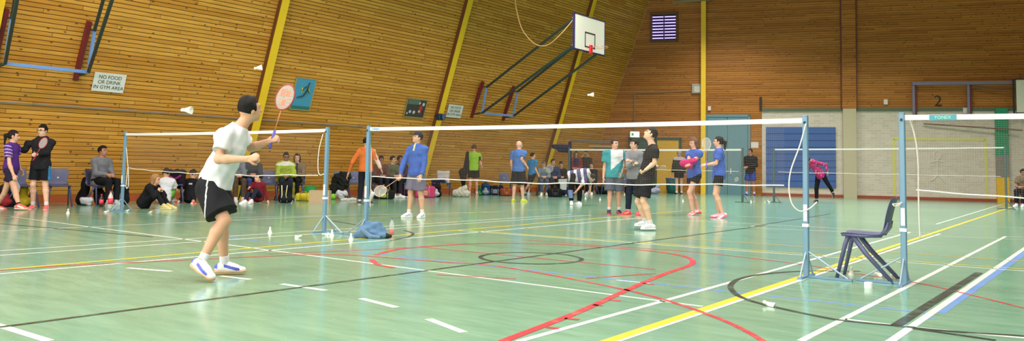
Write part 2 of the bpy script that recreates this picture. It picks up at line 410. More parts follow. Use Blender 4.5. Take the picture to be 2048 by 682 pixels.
# green, grey and yellow painted pillar
a = BW(1990, 300); c = BW(2016, 300); xm = (a[0]+c[0])/2; wd = abs(c[0]-a[0])
z1 = BW(2003, 311)[2]; z2 = BW(2003, 355)[2]
o1 = MB().box(bpt(xm, (z1+zb)/2, .08), (wd, .16, zb-z1), (bu, bn, (0, 0, 1))).build('trim_4', mat('green pillar paint', (20, 140, 98), .5)); struct(o1, 'pillar painted green, grey and yellow')
MB().box(bpt(xm, (z1+z2)/2, .08), (wd, .16, z1-z2), (bu, bn, (0, 0, 1))).build('grey_band', mat('grey pillar paint', (128, 124, 118), .6), o1)
MB().box(bpt(xm, z2/2, .08), (wd, .16, z2), (bu, bn, (0, 0, 1))).build('yellow_band', mat('yellow pillar paint', (226, 178, 34), .5), o1)
# yellow post on the back wall
yel = mat('yellow gloss paint', (238, 196, 30), .45, var=.08, bscale=30)
a = BW(1402.5, 200); c = BW(1412.5, 200)
MB_ = MB(); MB_.box(bpt((a[0]+c[0])/2, ZC/2, .15), (abs(c[0]-a[0]), .3, ZC), (bu, bn, (0, 0, 1))); struct(MB_.build('trim_5', yel), 'straight yellow steel post on the far wall')
# leaning yellow ribs on the left wall (one closed box each: yellow face, sides coloured brown as if in shadow)
ribshade = mat('shade brown rib side', (104, 62, 28), .7)
for i, yy in enumerate((6.72, 13.35, 20.45, 27.75, .1, -6.6)):
    mb = MB(); hw = .10
    P = [np.array((LX-.02, yy, 0.)), np.array((LX-.02+LM*ZC, yy, ZC))]
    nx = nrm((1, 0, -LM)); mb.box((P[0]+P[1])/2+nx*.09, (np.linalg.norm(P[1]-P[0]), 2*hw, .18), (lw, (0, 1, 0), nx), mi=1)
    mb.box((P[0]+P[1])/2+nx*.19, (np.linalg.norm(P[1]-P[0]), 2*hw+.02, .03), (lw, (0, 1, 0), nx), mi=0)
    struct(mb.build('trim_%d' % (6+i), [yel, ribshade]), 'leaning yellow rib on the pine wall')
# floor, ceiling, unseen walls
def wallplain(name, pts, m):
    o = meshobj(name, pts, [tuple(range(len(pts)))], m); sd = o.modifiers.new('s', 'SOLIDIFY'); sd.thickness = .2; sd.offset = -1; return struct(o)
yB0 = backy(LX); yB1 = backy(X1)
fm = bpy.data.materials.new('green sports floor'); fm.use_nodes = True; nt = fm.node_tree; L = nt.links; b = nt.nodes['Principled BSDF']
tc = N(nt, 'ShaderNodeTexCoord'); mp = N(nt, 'ShaderNodeMapping'); mp.inputs['Rotation'].default_value = (0, 0, math.radians(38)); mp.inputs['Scale'].default_value = (1, 5, 1); L.new(tc.outputs['Object'], mp.inputs['Vector'])
n1 = N(nt, 'ShaderNodeTexNoise', i_Scale=1.6, i_Detail=6., i_Roughness=.65); L.new(mp.outputs[0], n1.inputs['Vector'])
n2 = N(nt, 'ShaderNodeTexNoise', i_Scale=.35, i_Detail=3.); L.new(tc.outputs['Object'], n2.inputs['Vector'])
n3 = N(nt, 'ShaderNodeTexNoise', i_Scale=30., i_Detail=2.); L.new(tc.outputs['Object'], n3.inputs['Vector'])
FLB, FLD, FLL = (121, 164, 137), (102, 146, 121), (145, 184, 157)
r1 = N(nt, 'ShaderNodeMapRange'); r1.inputs[1].default_value = .35; r1.inputs[2].default_value = .65; L.new(n1.outputs['Fac'], r1.inputs[0])
c1 = mixc(nt, r1.outputs[0], lin(FLD), lin(FLL)); c1 = mixc(nt, .55, c1, lin(FLB))
r2 = N(nt, 'ShaderNodeMapRange'); r2.inputs[1].default_value = .4; r2.inputs[2].default_value = .6; r2.inputs[3].default_value = 0; r2.inputs[4].default_value = .35; L.new(n2.outputs['Fac'], r2.inputs[0])
c1 = mixc(nt, r2.outputs[0], c1, lin((98, 148, 128)))
r3 = N(nt, 'ShaderNodeMapRange'); r3.inputs[1].default_value = .68; r3.inputs[2].default_value = .74; r3.inputs[3].default_value = 0; r3.inputs[4].default_value = .35; L.new(n3.outputs['Fac'], r3.inputs[0])
c1 = mixc(nt, r3.outputs[0], c1, lin((190, 205, 184)))
L.new(c1, b.inputs['Base Color'])
rr = N(nt, 'ShaderNodeMapRange'); rr.inputs[3].default_value = .11; rr.inputs[4].default_value = .20; L.new(n1.outputs['Fac'], rr.inputs[0]); L.new(rr.outputs[0], b.inputs['Roughness'])
b.inputs['Specular IOR Level'].default_value = .5
bp = N(nt, 'ShaderNodeBump'); bp.inputs['Strength'].default_value = .04; bp.inputs['Distance'].default_value = .02; L.new(n1.outputs['Fac'], bp.inputs['Height']); L.new(bp.outputs[0], b.inputs['Normal'])
floor_o = wallplain('floor', [(LX, Y0, 0), (X1, Y0, 0), (X1, yB1, 0), (LX, yB0, 0)], fm)
wallplain('ceiling', [(LX+LM*ZC, Y0, ZC), (LX+LM*ZC, yc1, ZC), (X1, yB1, ZC), (X1, Y0, ZC)], mat('brown ceiling boards', (150, 100, 56), .7, var=.1, bscale=8))
wallplain('wall_right', [(X1, Y0, 0), (X1, Y0, ZC), (X1, yB1, ZC), (X1, yB1, 0)], mat('plain pale wall', (176, 160, 130), .8, var=.05))
wallplain('wall_front', [(LX, Y0, 0), (LX+LM*ZC, Y0, ZC), (X1, Y0, ZC), (X1, Y0, 0)], MATS['plain pale wall'])
# painted floor lines ------------------------------------------------
def linemat(name, rgb, wear=.25):
    m = bpy.data.materials.new(name); m.use_nodes = True; nt = m.node_tree; b = nt.nodes['Principled BSDF']; tc = N(nt, 'ShaderNodeTexCoord')
    n = N(nt, 'ShaderNodeTexNoise', i_Scale=5., i_Detail=6., i_Roughness=.7); nt.links.new(tc.outputs['Object'], n.inputs['Vector'])
    r = N(nt, 'ShaderNodeMapRange'); r.inputs[1].default_value = .5; r.inputs[2].default_value = .75; r.inputs[3].default_value = 0; r.inputs[4].default_value = wear*2; nt.links.new(n.outputs['Fac'], r.inputs[0])
    nt.links.new(mixc(nt, r.outputs[0], lin(rgb), lin(FLB)), b.inputs['Base Color']); b.inputs['Roughness'].default_value = .25
    return m
LMT = dict(white=linemat('white court paint', (226, 232, 222)), yellow=linemat('yellow court paint', (226, 204, 60)), red=linemat('red court paint', (206, 62, 72)),
           black=linemat('black court paint', (52, 60, 56), .3), blue=linemat('blue court paint', (110, 150, 214), .3), orange=linemat('orange court paint', (206, 178, 84), .3))
lines = {k: MB() for k in LMT}; zl = dict(white=.0012, yellow=.0016, red=.0020, black=.0024, blue=.0008, orange=.0014)
def line(colr, w, *px, curve=False, off=0., ext=0.):
    P = [F(*p)[:2] for p in px]
    if curve: P = [np.array(q[:2]) for q in spline([np.array((*p, 0)) for p in P], 8)]
    else:
        if len(P) > 2:                                # best straight line through the points
            A = np.array(P); c = A.mean(0); d = np.linalg.svd(A-c)[2][0]; t = (A-c)@d; P = [c+d*t.min(), c+d*t.max()]
            if np.linalg.norm(P[0]-A[0]) > np.linalg.norm(P[1]-A[0]): P = P[::-1]
    P = [np.array(p) for p in P]; z = zl[colr]; mb = lines[colr]; Lf = []; Rt = []
    for i, p in enumerate(P):
        d = nrm(P[min(i+1, len(P)-1)]-P[max(i-1, 0)]); n = np.array((-d[1], d[0])); p = p+n*off
        if i == 0: p = p-d*ext
        if i == len(P)-1: p = p+d*ext
        Lf.append((*(p+n*w/2), z)); Rt.append((*(p-n*w/2), z))
    for i in range(len(P)-1): mb.quad((Rt[i], Rt[i+1], Lf[i+1], Lf[i]))
W = 'white'; Yl = 'yellow'; Rd = 'red'; Bk = 'black'; Bl = 'blue'
line(W, .045, (33, 433), (322.6, 473.6), (495, 497.2), (800, 537.3), (953, 556.3), (1312, 597.7), (1415, 610))
line(W, .045, (978, 464), (1312, 491.8), (1613.6, 512.5), (1908, 531.5), (2048, 540.6), ext=.5)
line(Yl, .05, (1000, 464), (1399, 496), (1800, 522), (2048, 536), ext=.5)
line('orange', .05, (860, 441), (1000, 453.6), (1399, 483), (1536, 489), (2048, 519), ext=.5)
line(W, .05, (0, 544.7), (298, 521.2), (623, 495.1), (912, 471.1), (1244, 438), ext=.8)
line(Yl, .06, (0, 532.3), (512, 497.2), (710, 481.9), (912, 462.9), (1235, 434), (1333, 423), ext=.6)
line(W, .045, (0, 509.6), (512, 477.3), (1151, 432), ext=.6)
line(W, .045, (0, 500.9), (343, 480.6), (1110, 431), ext=.6)
line(W, .045, (0, 462), (512, 439), (620, 433), ext=.6)
line(W, .035, (0, 431), (512, 424)); line(Yl, .035, (0, 436), (512, 427)); line(W, .035, (420, 436), (1000, 424)); line(Yl, .04, (560, 444), (1100, 418))
line(W, .05, (1031.6, 682), (1200, 639), (1464.7, 563.3), (1603, 526), (1821, 464), ext=0)
line(Yl, .075, (1200, 681.2), (1489.5, 592.3), (1536, 573.7), (1800, 493), (2019.8, 414.5), ext=.3)
line(W, .045, (1222, 682), (1500, 596), (1605, 560.5), (1879, 467.5), off=0)
line(W, .05, (1602, 682), (1712, 625.4), (1825.5, 567.5), (2011.6, 472.8), ext=0)
line(W, .055, (1780, 682), (1916.5, 590.2), (2048, 497.2), ext=.4)
line(W, .045, (1871, 448.8), (2032, 400)); line(W, .04, (1502, 453), (1523, 449.6))
for a_, b_ in (((255, 536), (343, 543)), ((440, 552), (501, 559)), ((563, 568), (651, 581)), ((722, 597), (793, 615)), ((857, 638), (928, 665)), ((-12, 648), (98, 682))): line(W, .06, a_, b_)
line(W, .04, (1469, 455), (1680, 463), (1805, 466.5), (2048, 481), ext=.4); line(W, .035, (1380, 428), (1536, 435), (2048, 456)); line(W, .035, (1330, 439), (1536, 449.6), (1860, 466))
line(W, .04, (2011.6, 472.8), (2060, 475)); line(W, .05, (1690, 638.5), (1792, 651), (1960, 668), (2060, 677), curve=True)
line(Bl, .045, (450, 473), (656, 497.5), (862, 521.5), (1065, 543.5), (1303, 567.5), (1712, 609), (1879, 625.4))
line(Bl, .078, (1879, 625.4), (2060, 498.5)); line(Bl, .05, (1855, 637), (1872, 639))
line(W, .035, (1233, 560.5), (1300, 567))
line(Rd, .065, (1005, 683), (1160, 623), (1255, 580), (1312, 555), (1344.7, 542.7), (1377.8, 531.5), (1386, 524), (1378, 515.8), (1344.7, 508), (1295, 501.3), (1241, 497), (1131, 489.5), (986, 486.5), (883, 491), (800, 498), (751.5, 509.6), curve=True)
line(Rd, .06, (743, 519), (755.7, 529), (788.7, 536), curve=True)
line(Rd, .045, (0, 540.6), (128, 531.5), (310, 523), (512, 513.7), (640, 509), (731, 512), (867, 523), (982, 531), (1106, 551), (1247, 579), (1336.5, 602), (1431.6, 635), (1489.5, 661), (1527, 683), curve=True)
line(Rd, .03, (536.5, 508), (668.8, 502.6), (813.6, 496), curve=True)
line(Rd, .035, (841, 494), (1023, 511), (1160, 525), (1312, 538.5)); line(Rd, .035, (1172, 557), (1312, 547)); line(Rd, .03, (874, 549.7), (940, 553), (1031.6, 558), curve=True)
line(Rd, .035, (1050, 480), (1244, 494), (1407, 506), (1605, 529), (1672, 541), (1834, 566), (1933, 588), (2060, 619), curve=True)
for a_, b_ in (((1093, 655), (1118, 657.5)), ((1129, 637), (1158, 639.5)), ((1186, 610), (1205, 612)), ((1219, 600), (1241, 602)), ((1285, 567), (1308, 569))): line(Rd, .05, a_, b_)
line(Bk, .045, (-20, 650), (438, 595.5), (800, 551.8), (1064.7, 515.8), (1267, 488), (1522, 450.5))
cc = F(1062, 516); rad_ = .5*(np.linalg.norm(F(1168, 518)-F(957, 516)))
th = [2*math.pi*i/64 for i in range(65)]
for i in range(64):
    p = [cc[:2]+rad_*np.array((math.cos(t), math.sin(t))) for t in (th[i], th[i+1])]; q = [cc[:2]+(rad_-.05)*np.array((math.cos(t), math.sin(t))) for t in (th[i], th[i+1])]
    lines[Bk].quad(((*q[0], .0026), (*p[0], .0026), (*p[1], .0026), (*q[1], .0026)))
line(Bk, .05, (1720, 542.5), (1605, 542.7), (1522.6, 549), (1477, 559), (1461, 571.6), (1468.8, 586), (1489.5, 597.7), (1543, 613), (1655, 636.5), (1712, 644), (1792, 652), (1879, 661), (1960, 667), (2060, 673), curve=True)
line(Bk, .05, (1825, 657), (1991, 681)); line(Bk, .072, (1792, 651.4), (1958, 545.6))
line(Bk, .045, (0, 447.5), (124, 458), (306, 474)); line(Bk, .045, (809, 461), (826, 467), (813.6, 475), (780, 481), curve=True); line(Bk, .04, (656, 440.5), (714, 450), curve=True)
line(Bk, .04, (1510, 452), (1660, 428))
for k, mb in lines.items():
    o = mb.build(k+'_court_line', LMT[k], floor_o)
# ---- doors, panels and painted marks on the back wall --------------------------
door_teal = mat('blue grey door paint', (96, 138, 150), .5, var=.04)
def door(n, p0, p1, m, frame_m, leafs=2, lab=None, handle=True):
    a = BW(*p0); c = BW(*p1); x0, x1 = sorted((a[0], c[0])); z1 = a[2]; r = None
    mb = MB()
    mb.box(bpt((x0+x1)/2, z1+.05, .03), ((x1-x0)/bu[0]+.2, .09, .1), (bu, bn, (0, 0, 1)))
    for xx in (x0-.05, x1+.05): mb.box(bpt(xx, z1/2+.05, .03), (.1, .09, z1+.1), (bu, bn, (0, 0, 1)))
    r = mb.build('door_%d' % n, frame_m); struct(r, lab)
    for i in range(leafs):
        xa = x0+(x1-x0)*i/leafs+.01; xc = x0+(x1-x0)*(i+1)/leafs-.01
        lf = MB().box(bpt((xa+xc)/2, z1/2, .02), ((xc-xa)/bu[0], .05, z1), (bu, bn, (0, 0, 1))).build('door_leaf', m, r)
        if handle: MB().box(bpt(xc-.12 if i == 0 else xa+.12, 1.0, .07), (.04, .05, .25), (bu, bn, (0, 0, 1))).build('door_handle', mat('steel', (160, 160, 158), .3, 1.), lf)
    return r
door(1, (1415, 234), (1496, 384), door_teal, door_teal, 2, 'tall blue grey double door beside the yellow post')
grn = mat('dark green door frame', (40, 72, 66), .6); ydoor = mat('yellow door paint', (206, 160, 30), .5, var=.05)
door(2, (1314, 280), (1358, 384), ydoor, grn, 1, 'yellow door in a dark green frame in the far corner')
door(3, (1262, 280), (1306, 384), mat('dark green door paint', (52, 82, 80), .6), grn, 1, 'dark green door next to the yellow door')
bo = bbox('blue_wall_panel', (1532, 254), (1672, 376), mat('blue wall pad', (62, 96, 158), .55, var=.08, bscale=20), .01, .06, None, bev=.01); tag(bo, 'large blue padded panel on the pale brick wall', 'wall panel')
mb = MB()
for i in range(1, 9):
    a = BW(1532, 254+i*13.5); c = BW(1672, 254+i*13.5); mb.bar(bpt(a[0], a[2], .075), bpt(c[0], c[2], .075), .012, .02)
mb.build('panel_seam', mat('dark blue seam', (44, 68, 128), .6), bo)
# painted goal, stick man
mb = MB(); g = [BW(1787, 390), BW(1787, 278), BW(1971, 278), BW(1971, 390)]
for a, c in zip(g, g[1:]):
    mb.bar(bpt(a[0], max(a[2], .12), .006), bpt(c[0], max(c[2], .12), .006), .02 if abs(a[2]-c[2]) < .5 else .09, .09 if abs(a[2]-c[2]) < .5 else .02, upv=bn if False else (0, 0, 1))
MBg = MB()
zt = g[1][2]; xg0, xg1 = g[1][0], g[2][0]
MBg.box(bpt((xg0+xg1)/2, zt, .006), ((xg1-xg0)/bu[0], .012, .09), (bu, bn, (0, 0, 1)))
for xx in (xg0, xg1): MBg.box(bpt(xx, zt/2+.06, .006), (.09, .012, zt-.1), (bu, bn, (0, 0, 1)))
o = MBg.build('trim_20', mat('pale yellow wall paint', (208, 204, 108), .6)); struct(o, 'goal outline painted in yellow on the brick wall')
mb = MB(); wl = lambda *p: [bpt(BW(*q)[0], BW(*q)[2], .008) for q in p]
for s_ in (wl((1875, 318), (1875, 350)), wl((1862, 325), (1875, 321), (1888, 324)), wl((1875, 350), (1868, 358), (1860, 362)), wl((1875, 350), (1884, 357), (1890, 366)), wl(*[(1875+7*math.cos(t), 310+8*math.sin(t)) for t in np.linspace(0, 6.3, 14)])): mb.tube(s_, .022, 6)
struct(mb.build('trim_21', mat('chalk white', (214, 210, 196), .8)), 'stick figure painted in pale white on the brick wall')
# number 2
q = BW(1876, 203); text_mesh('trim_22', '2', .62, frame_mtx(bpt(q[0], q[2], .012), bu, (0, 0, 1)), mat('black stencil paint', (46, 38, 28), .7)); struct(bpy.data.objects['trim_22'], 'black number 2 painted on the boards')
# window with louvres
wa = BW(1303, 29); wc = BW(1354, 82); xw0, xw1 = wa[0], wc[0]; zw1, zw0 = wa[2], wc[2]
win = MB()
fr_ = .1
for zz in (zw0, zw1): win.box(bpt((xw0+xw1)/2, zz, .05), ((xw1-xw0)/bu[0]+fr_, .12, fr_), (bu, bn, (0, 0, 1)))
for xx in (xw0, xw1): win.box(bpt(xx, (zw0+zw1)/2, .05), (fr_, .12, zw1-zw0), (bu, bn, (0, 0, 1)))
wo = win.build('window_1', mat('brown window frame', (98, 70, 46), .6)); struct(wo, 'small high louvred window glowing violet')
MB().box(bpt((xw0+xw1)/2, (zw0+zw1)/2, .012), ((xw1-xw0)/bu[0], .02, zw1-zw0), (bu, bn, (0, 0, 1))).build('pane', mat('violet daylight pane', (120, 104, 180), .3, emit=(190, 170, 255), es=1.6), wo)
mb = MB(); nsl = 9
for i in range(nsl):
    zz = zw0+(zw1-zw0)*(i+.5)/nsl; mb.box(bpt((xw0+xw1)/2, zz, .05), ((xw1-xw0)/bu[0]-.1, .03, .085), (bu, nrm(bn+np.array((0, 0, .6))), nrm(np.array((0, 0, 1))-bn*.6)))
mb.box(bpt((xw0+xw1)/2, (zw0+zw1)/2, .07), (.05, .03, zw1-zw0), (bu, bn, (0, 0, 1)))
mb.build('louvre', mat('dark violet slat', (58, 44, 100), .4), wo)
# electrical bits
grey = mat('grey metal box', (164, 160, 148), .5)
e = bbox('control_box', (1384, 168), (1403, 187), grey, 0, .1, None, bev=.01); tag(e, 'grey metal control box beside the top of the yellow post', 'box')
a = BW(1388, 173); c = BW(1401, 185); MB().box(bpt((a[0]+c[0])/2, (a[2]+c[2])/2, .11), (abs(c[0]-a[0]), .02, abs(c[2]-a[2])), (bu, bn, (0, 0, 1))).build('cover', mat('pale cover', (200, 196, 186), .5), e)
pts = [bpt(BW(*q)[0], BW(*q)[2], .03) for q in ((1384, 182), (1269, 186))]; pts.append(bpt(pts[1][0], BW(1269, 264)[2], .03))
o = MB().tube([pts[0], pts[1]], .022, 6).tube([pts[1], pts[2]], .022, 6).build('conduit_pipe', mat('grey conduit', (150, 128, 96), .5)); tag(o, 'thin conduit running from grey box down to the exit sign', 'pipe')
e = empty('exit_sign', bpt(BW(1270, 269)[0], BW(1270, 275)[2], .1), YAW, 'small lit white exit sign hanging at end of the conduit', 'sign')
MB().box((0, 0, .13), (.42, .1, .28)).build('housing', mat('white sign case', (220, 224, 214), .4), e)
MB().box((0, -.055, .13), (.38, .012, .22)).build('lit_face', mat('lit sign face', (225, 255, 235), .4, emit=(235, 255, 240), es=1.6), e)
MB().box((-.1, -.064, .13), (.1, .004, .12)).build('green_symbol', mat('green sign symbol', (60, 150, 100), .4, emit=(60, 160, 100), es=.5), e)
for i, (p0, p1, lb) in enumerate((((1416, 213), (1422, 221), 'small white wall box beside the yellow post'), ((1767, 199), (1775, 209), 'small white wall box on boards left of the number 2'), ((1502, 284), (1517, 296), 'white paper notice taped beside the blue grey double door'), ((1925, 216), (1939, 227), 'white wall light on brickwork beside the green pillar'))):
    o = bbox(('junction_box', 'junction_box', 'paper_notice', 'wall_light')[i], p0, p1, mat('off white fitting', (214, 210, 206), .5), 0, (.08, .08, .01, .1)[i], None, bev=.003); tag(o, lb, ('box', 'box', 'notice', 'light')[i])
a = BW(1521, 194); c = BW(1526, 221); o = MB().box(bpt(a[0], (a[2]+c[2])/2, .03), (.1, .06, a[2]-c[2]), (bu, bn, (0, 0, 1))).build('trim_23', mat('dark slot', (58, 40, 24), .7)); struct(o)
# conduit along the left wall
p = [LW(-60, 205, .05), LW(440, 233, .05), LW(725, 250.5, .05)]; p = [np.array((LX+LM*2.15+.06, y, 2.14)) for y in (3., p[2][1])]
tag(MB().tube(p, .018, 6).build('conduit_pipe', mat('grey steel conduit', (150, 146, 140), .4, .5)), 'long thin grey conduit along the leaning pine wall', 'pipe')
# signs and posters on left wall -------------------------------------
Yv = np.array((0, 1., 0)); nl = nrm((1, 0, -LM))
def lplate(name, pxs, m, th=.02, off=.0, parent=None):
    q = [LW(*p, .02+off) for p in pxs]; c = sum(q)/4; wy = (abs(q[1][1]-q[0][1])+abs(q[2][1]-q[3][1]))/2; hz = (np.linalg.norm(q[0]-q[3])+np.linalg.norm(q[1]-q[2]))/2
    o = MB().box(c+nl*th/2, (wy, hz, th), (Yv, lw, nl)).build(name, m, parent); return o, c+nl*th, wy, hz
signw = mat('white sign board', (222, 224, 222), .4); blackt = mat('black lettering', (40, 44, 42), .6)
for pxs, lb in ((((189, 143), (252, 150), (246, 186), (183, 181)), 'white NO FOOD OR DRINK sign beside the left basketball bracket'), (((897, 209), (926, 210), (921, 236), (892, 234)), 'white NO FOOD OR DRINK sign beside the small dark speaker')):
    o, c, wy, hz = lplate('notice_sign', pxs, signw); tag(o, lb, 'sign', 'notice signs on the pine wall')
    for i, t in enumerate(('NO FOOD', 'OR DRINK', 'IN GYM AREA')):
        tm = text_mesh('lettering', t, hz*.27, frame_mtx(c+lw*hz*(.27-.27*i)+nl*.003, Yv, lw), blackt, o, .001, xscale=.95)
o, c, wy, hz = lplate('cyclist_poster', ((592, 154), (632, 159), (619, 221), (580, 218)), mat('poster blue', (70, 150, 190), .5), .012)
tag(o, 'blue framed poster of a leaping cyclist on the pine wall', 'poster')
def pfr(o, c, wy, hz, m, w_=.03):
    mb = MB()
    for s_ in (-1, 1): mb.box(c+lw*s_*hz/2, (wy+w_, w_, .02), (Yv, lw, nl)); mb.box(c+Yv*s_*wy/2, (w_, hz, .02), (Yv, lw, nl))
    mb.build('frame', m, o)
pfr(o, c, wy, hz, mat('poster frame', (170, 150, 100), .5))
pl = lambda u, v: c+Yv*u*wy+lw*v*hz+nl*.006
mb = MB(); mb.tube([pl(-.3, -.12), pl(0, -.05), pl(.12, .12), pl(.16, .3)], [.03, .06, .07, .03], 6, r2=.2); mb.tube([pl(-.12, .08), pl(-.05, .18), pl(.08, .25)], .03, 6, r2=.3); mb.tube([pl(.16, .3), pl(.2, .38)], .04, 6, r2=.3); mb.tube([pl(.12, .15), pl(.3, .05)], .02, 6, r2=.3)
mb.build('rider', mat('poster rider', (52, 62, 40), .6), o)
mb = MB(); mb.tube([pl(-.1, .05), pl(-.1, .2)], .022, 6, r2=.3); mb.tube([pl(.18, .2), pl(.28, .06)], .022, 6, r2=.3); mb.build('yellow_jersey', mat('poster yellow', (226, 200, 40), .6), o)
mb = MB(); mb.box(pl(0, -.43), (wy*.95, hz*.1, .002), (Yv, lw, nl)); mb.build('poster_ground', mat('poster green', (40, 116, 110), .6), o)
o, c, wy, hz = lplate('team_photograph', ((814, 197), (854, 200), (846, 236), (808, 233)), mat('photo dark', (62, 60, 58), .5), .012)
tag(o, 'framed action photograph left of the second yellow rib', 'picture'); pfr(o, c, wy, hz, mat('photo frame', (150, 140, 92), .5))
mb = MB(); mb.box(pl(-.15, .33), (wy*.6, hz*.25, .002), (Yv, lw, nl)); mb.build('photo_grandstand', mat('photo grey green', (92, 110, 100), .6), o)
for u_, v_, s_ in ((-.25, -.2, .09), (-.05, -.22, .1), (.2, -.15, .08), (.35, .25, .1), (.15, .3, .07), (-.38, -.3, .06)): MB().lathe([(s_*.6, 0), (s_*.5, .003)], pl(u_, v_), 8, axis=nl).build('photo_figure', mat('photo pale', (204, 196, 200), .6), o)
mb = MB(); mb.lathe([(.09, 0), (.07, .004)], pl(.25, .02), 8, axis=nl); mb.box(pl(.25, -.08), (.1, .22, .004), (Yv, lw, nl)); mb.build('photo_red_shirt', mat('photo red', (190, 50, 56), .6), o)
# speaker by the rib
q = LW(880, 234, .5); e = empty('wall_speaker', q, 0, 'small dark blue speaker mounted on yellow rib beside a sign', 'speaker')
MB().box((0, 0, 0), (.2, .26, .22)).build('cabinet', plast((38, 50, 66)), e, bevel=.02); MB().lathe([(.1, 0), (.11, .03), (.06, .05)], (.1, .04, 0), 14, axis=(1, .3, 0)).build('cone', plast((70, 96, 140)), e); MB().tube([(-.1, 0, 0), (-.25, 0, .05)], .02).build('bracket', plast((40, 40, 40)), e)
# ceiling strip and fittings
a = DP(1228, 18, 31.); t_ = (ZC-.12-CH)/(ray(1228, 18)[2]); P1 = ray(1228, 18)*t_; t2 = (ZC-.12-CH)/(ray(1420, -2)[2]); P2_ = ray(1420, -2)*t2; P1[2] += CH; P2_[2] += CH
P2_ = P1+(P2_-P1)*1.0; o = MB().bar(P1, P2_, .16, .12).build('ceiling_strip', mat('unlit strip casing', (150, 134, 100), .5)); tag(o, 'long thin strip casing fixed along the brown ceiling', 'light strip')
def ceil_at(px, py, z):
    d = ray(px, py); q = d*((z-CH)/d[2]); q[2] += CH; return q
q = ceil_at(1182, 4, 7.9); e = empty('flood_lamp', q, YAW, 'white flood lamp hanging in the ceiling corner above the backboard', 'lamp')
MB().lathe([(.1, .12), (.28, -.06), (.3, -.1)], (0, 0, 0), 16).build('lamp_shade', plast((210, 205, 190)), e, True); MB().lathe([(.24, -.1), (.2, -.13)], (0, 0, 0), 16).build('bulb', mat('lamp glass', (255, 246, 225), .3, emit=(255, 244, 220), es=3), e); MB().tube([(0, 0, .1), (0, 0, ZC-q[2]-.01)], .02).build('stem', plast((120, 110, 90)), e)
q = ceil_at(1237, 7, ZC-.35); e = empty('ceiling_fan_heater', q, YAW, 'pale green fitting on the ceiling near the light strip', 'ceiling fitting')
MB().box((0, 0, .05), (.95, .25, .08)).build('casing', plast((140, 150, 120)), e, bevel=.02); MB().box((0, 0, -.03), (.5, .2, .08)).build('grille', plast((90, 104, 78)), e); MB().tube([(0, 0, .08), (0, 0, .345)], .02).build('stem', plast((110, 110, 90)), e)
q = ceil_at(1204, 9, ZC-.3); e = empty('ceiling_detector', q, 0, 'small grey detector on the ceiling between lamp and pale fitting', 'detector')
MB().lathe([(.06, 0), (.1, .05), (.1, .28)], (0, 0, 0), 12).build('housing', plast((112, 96, 76)), e, True)
# ================================================================== nets and posts
UX = np.array((1., 0, 0)); NY = np.array((0, 1., 0)); UZ = np.array((0, 0, 1.))
steelblue = mat('blue grey post paint', (104, 142, 168), .4, var=.04); white_tape = mat('white net tape', (220, 220, 216), .7, bump=.2, bscale=60)
netbrown = mat('brown net cord', (120, 110, 98), .8); cordw = mat('white cord', (226, 222, 212), .7)
labelw = mat('white sticker', (226, 230, 232), .5)
def net_post(px, base, top, out, label, gmat=steelblue, base_bars=True, h=None, w=.05, grp='net posts'):
    q = F(px, base); H = h or DP(px, top, depth(q))[2]
    e = empty('net_post', q, 0, label, 'net post', grp)
    MB().box((0, 0, H/2), (w, w, H)).build('upright', gmat, e, bevel=.008)
    MB().box((0, 0, H+.006), (w*.9, w*.9, .014)).build('cap', gmat, e, bevel=.003)
    if base_bars:
        s = out; mb = MB()
        mb.bar((s*.0, 0, .012), (s*.42, 0, .012), .04, .02).build('foot_bar', gmat, e)
        MB().bar((0, -.22, .012), (0, .22, .012), .04, .02).build('cross_bar', gmat, e)
        for t in ((s*.38, 0), (0, -.2), (0, .2)):
            MB().tube([(0, 0, .26), (t[0], t[1], .02)], .009, 6).build('strut', mat('pale steel strut', (150, 172, 186), .4, .3), e)
        MB().box((0, -w/2-.002, .62), (w*.7, .004, .16)).build('sticker', labelw, e)
        MB().box((0, 0, .5), (w+.008, w+.008, .03)).build('clamp', labelw, e)
        MB().tube([(0, -w/2-.0, H-.05), (0, -w/2-.025, H-.06)], .01, 6).build('hook', mat('dark steel', (70, 80, 90), .4, .6), e)
    return e, q, H
pA = net_post(243, 423, 265, -1, 'left post of the net nearest the pine wall'); pB = net_post(648, 465, 256, 1, 'post just left of the heap of denim, shuttlecocks at its foot')
pC = net_post(731, 473, 253, -1, 'post standing over the blue denim jacket'); pD = net_post(1613, 555, 234, 1, 'tall post left of the empty navy chair with a rope loop'); pE = net_post(1809, 570, 228, -1, 'tall post right of the empty navy chair')
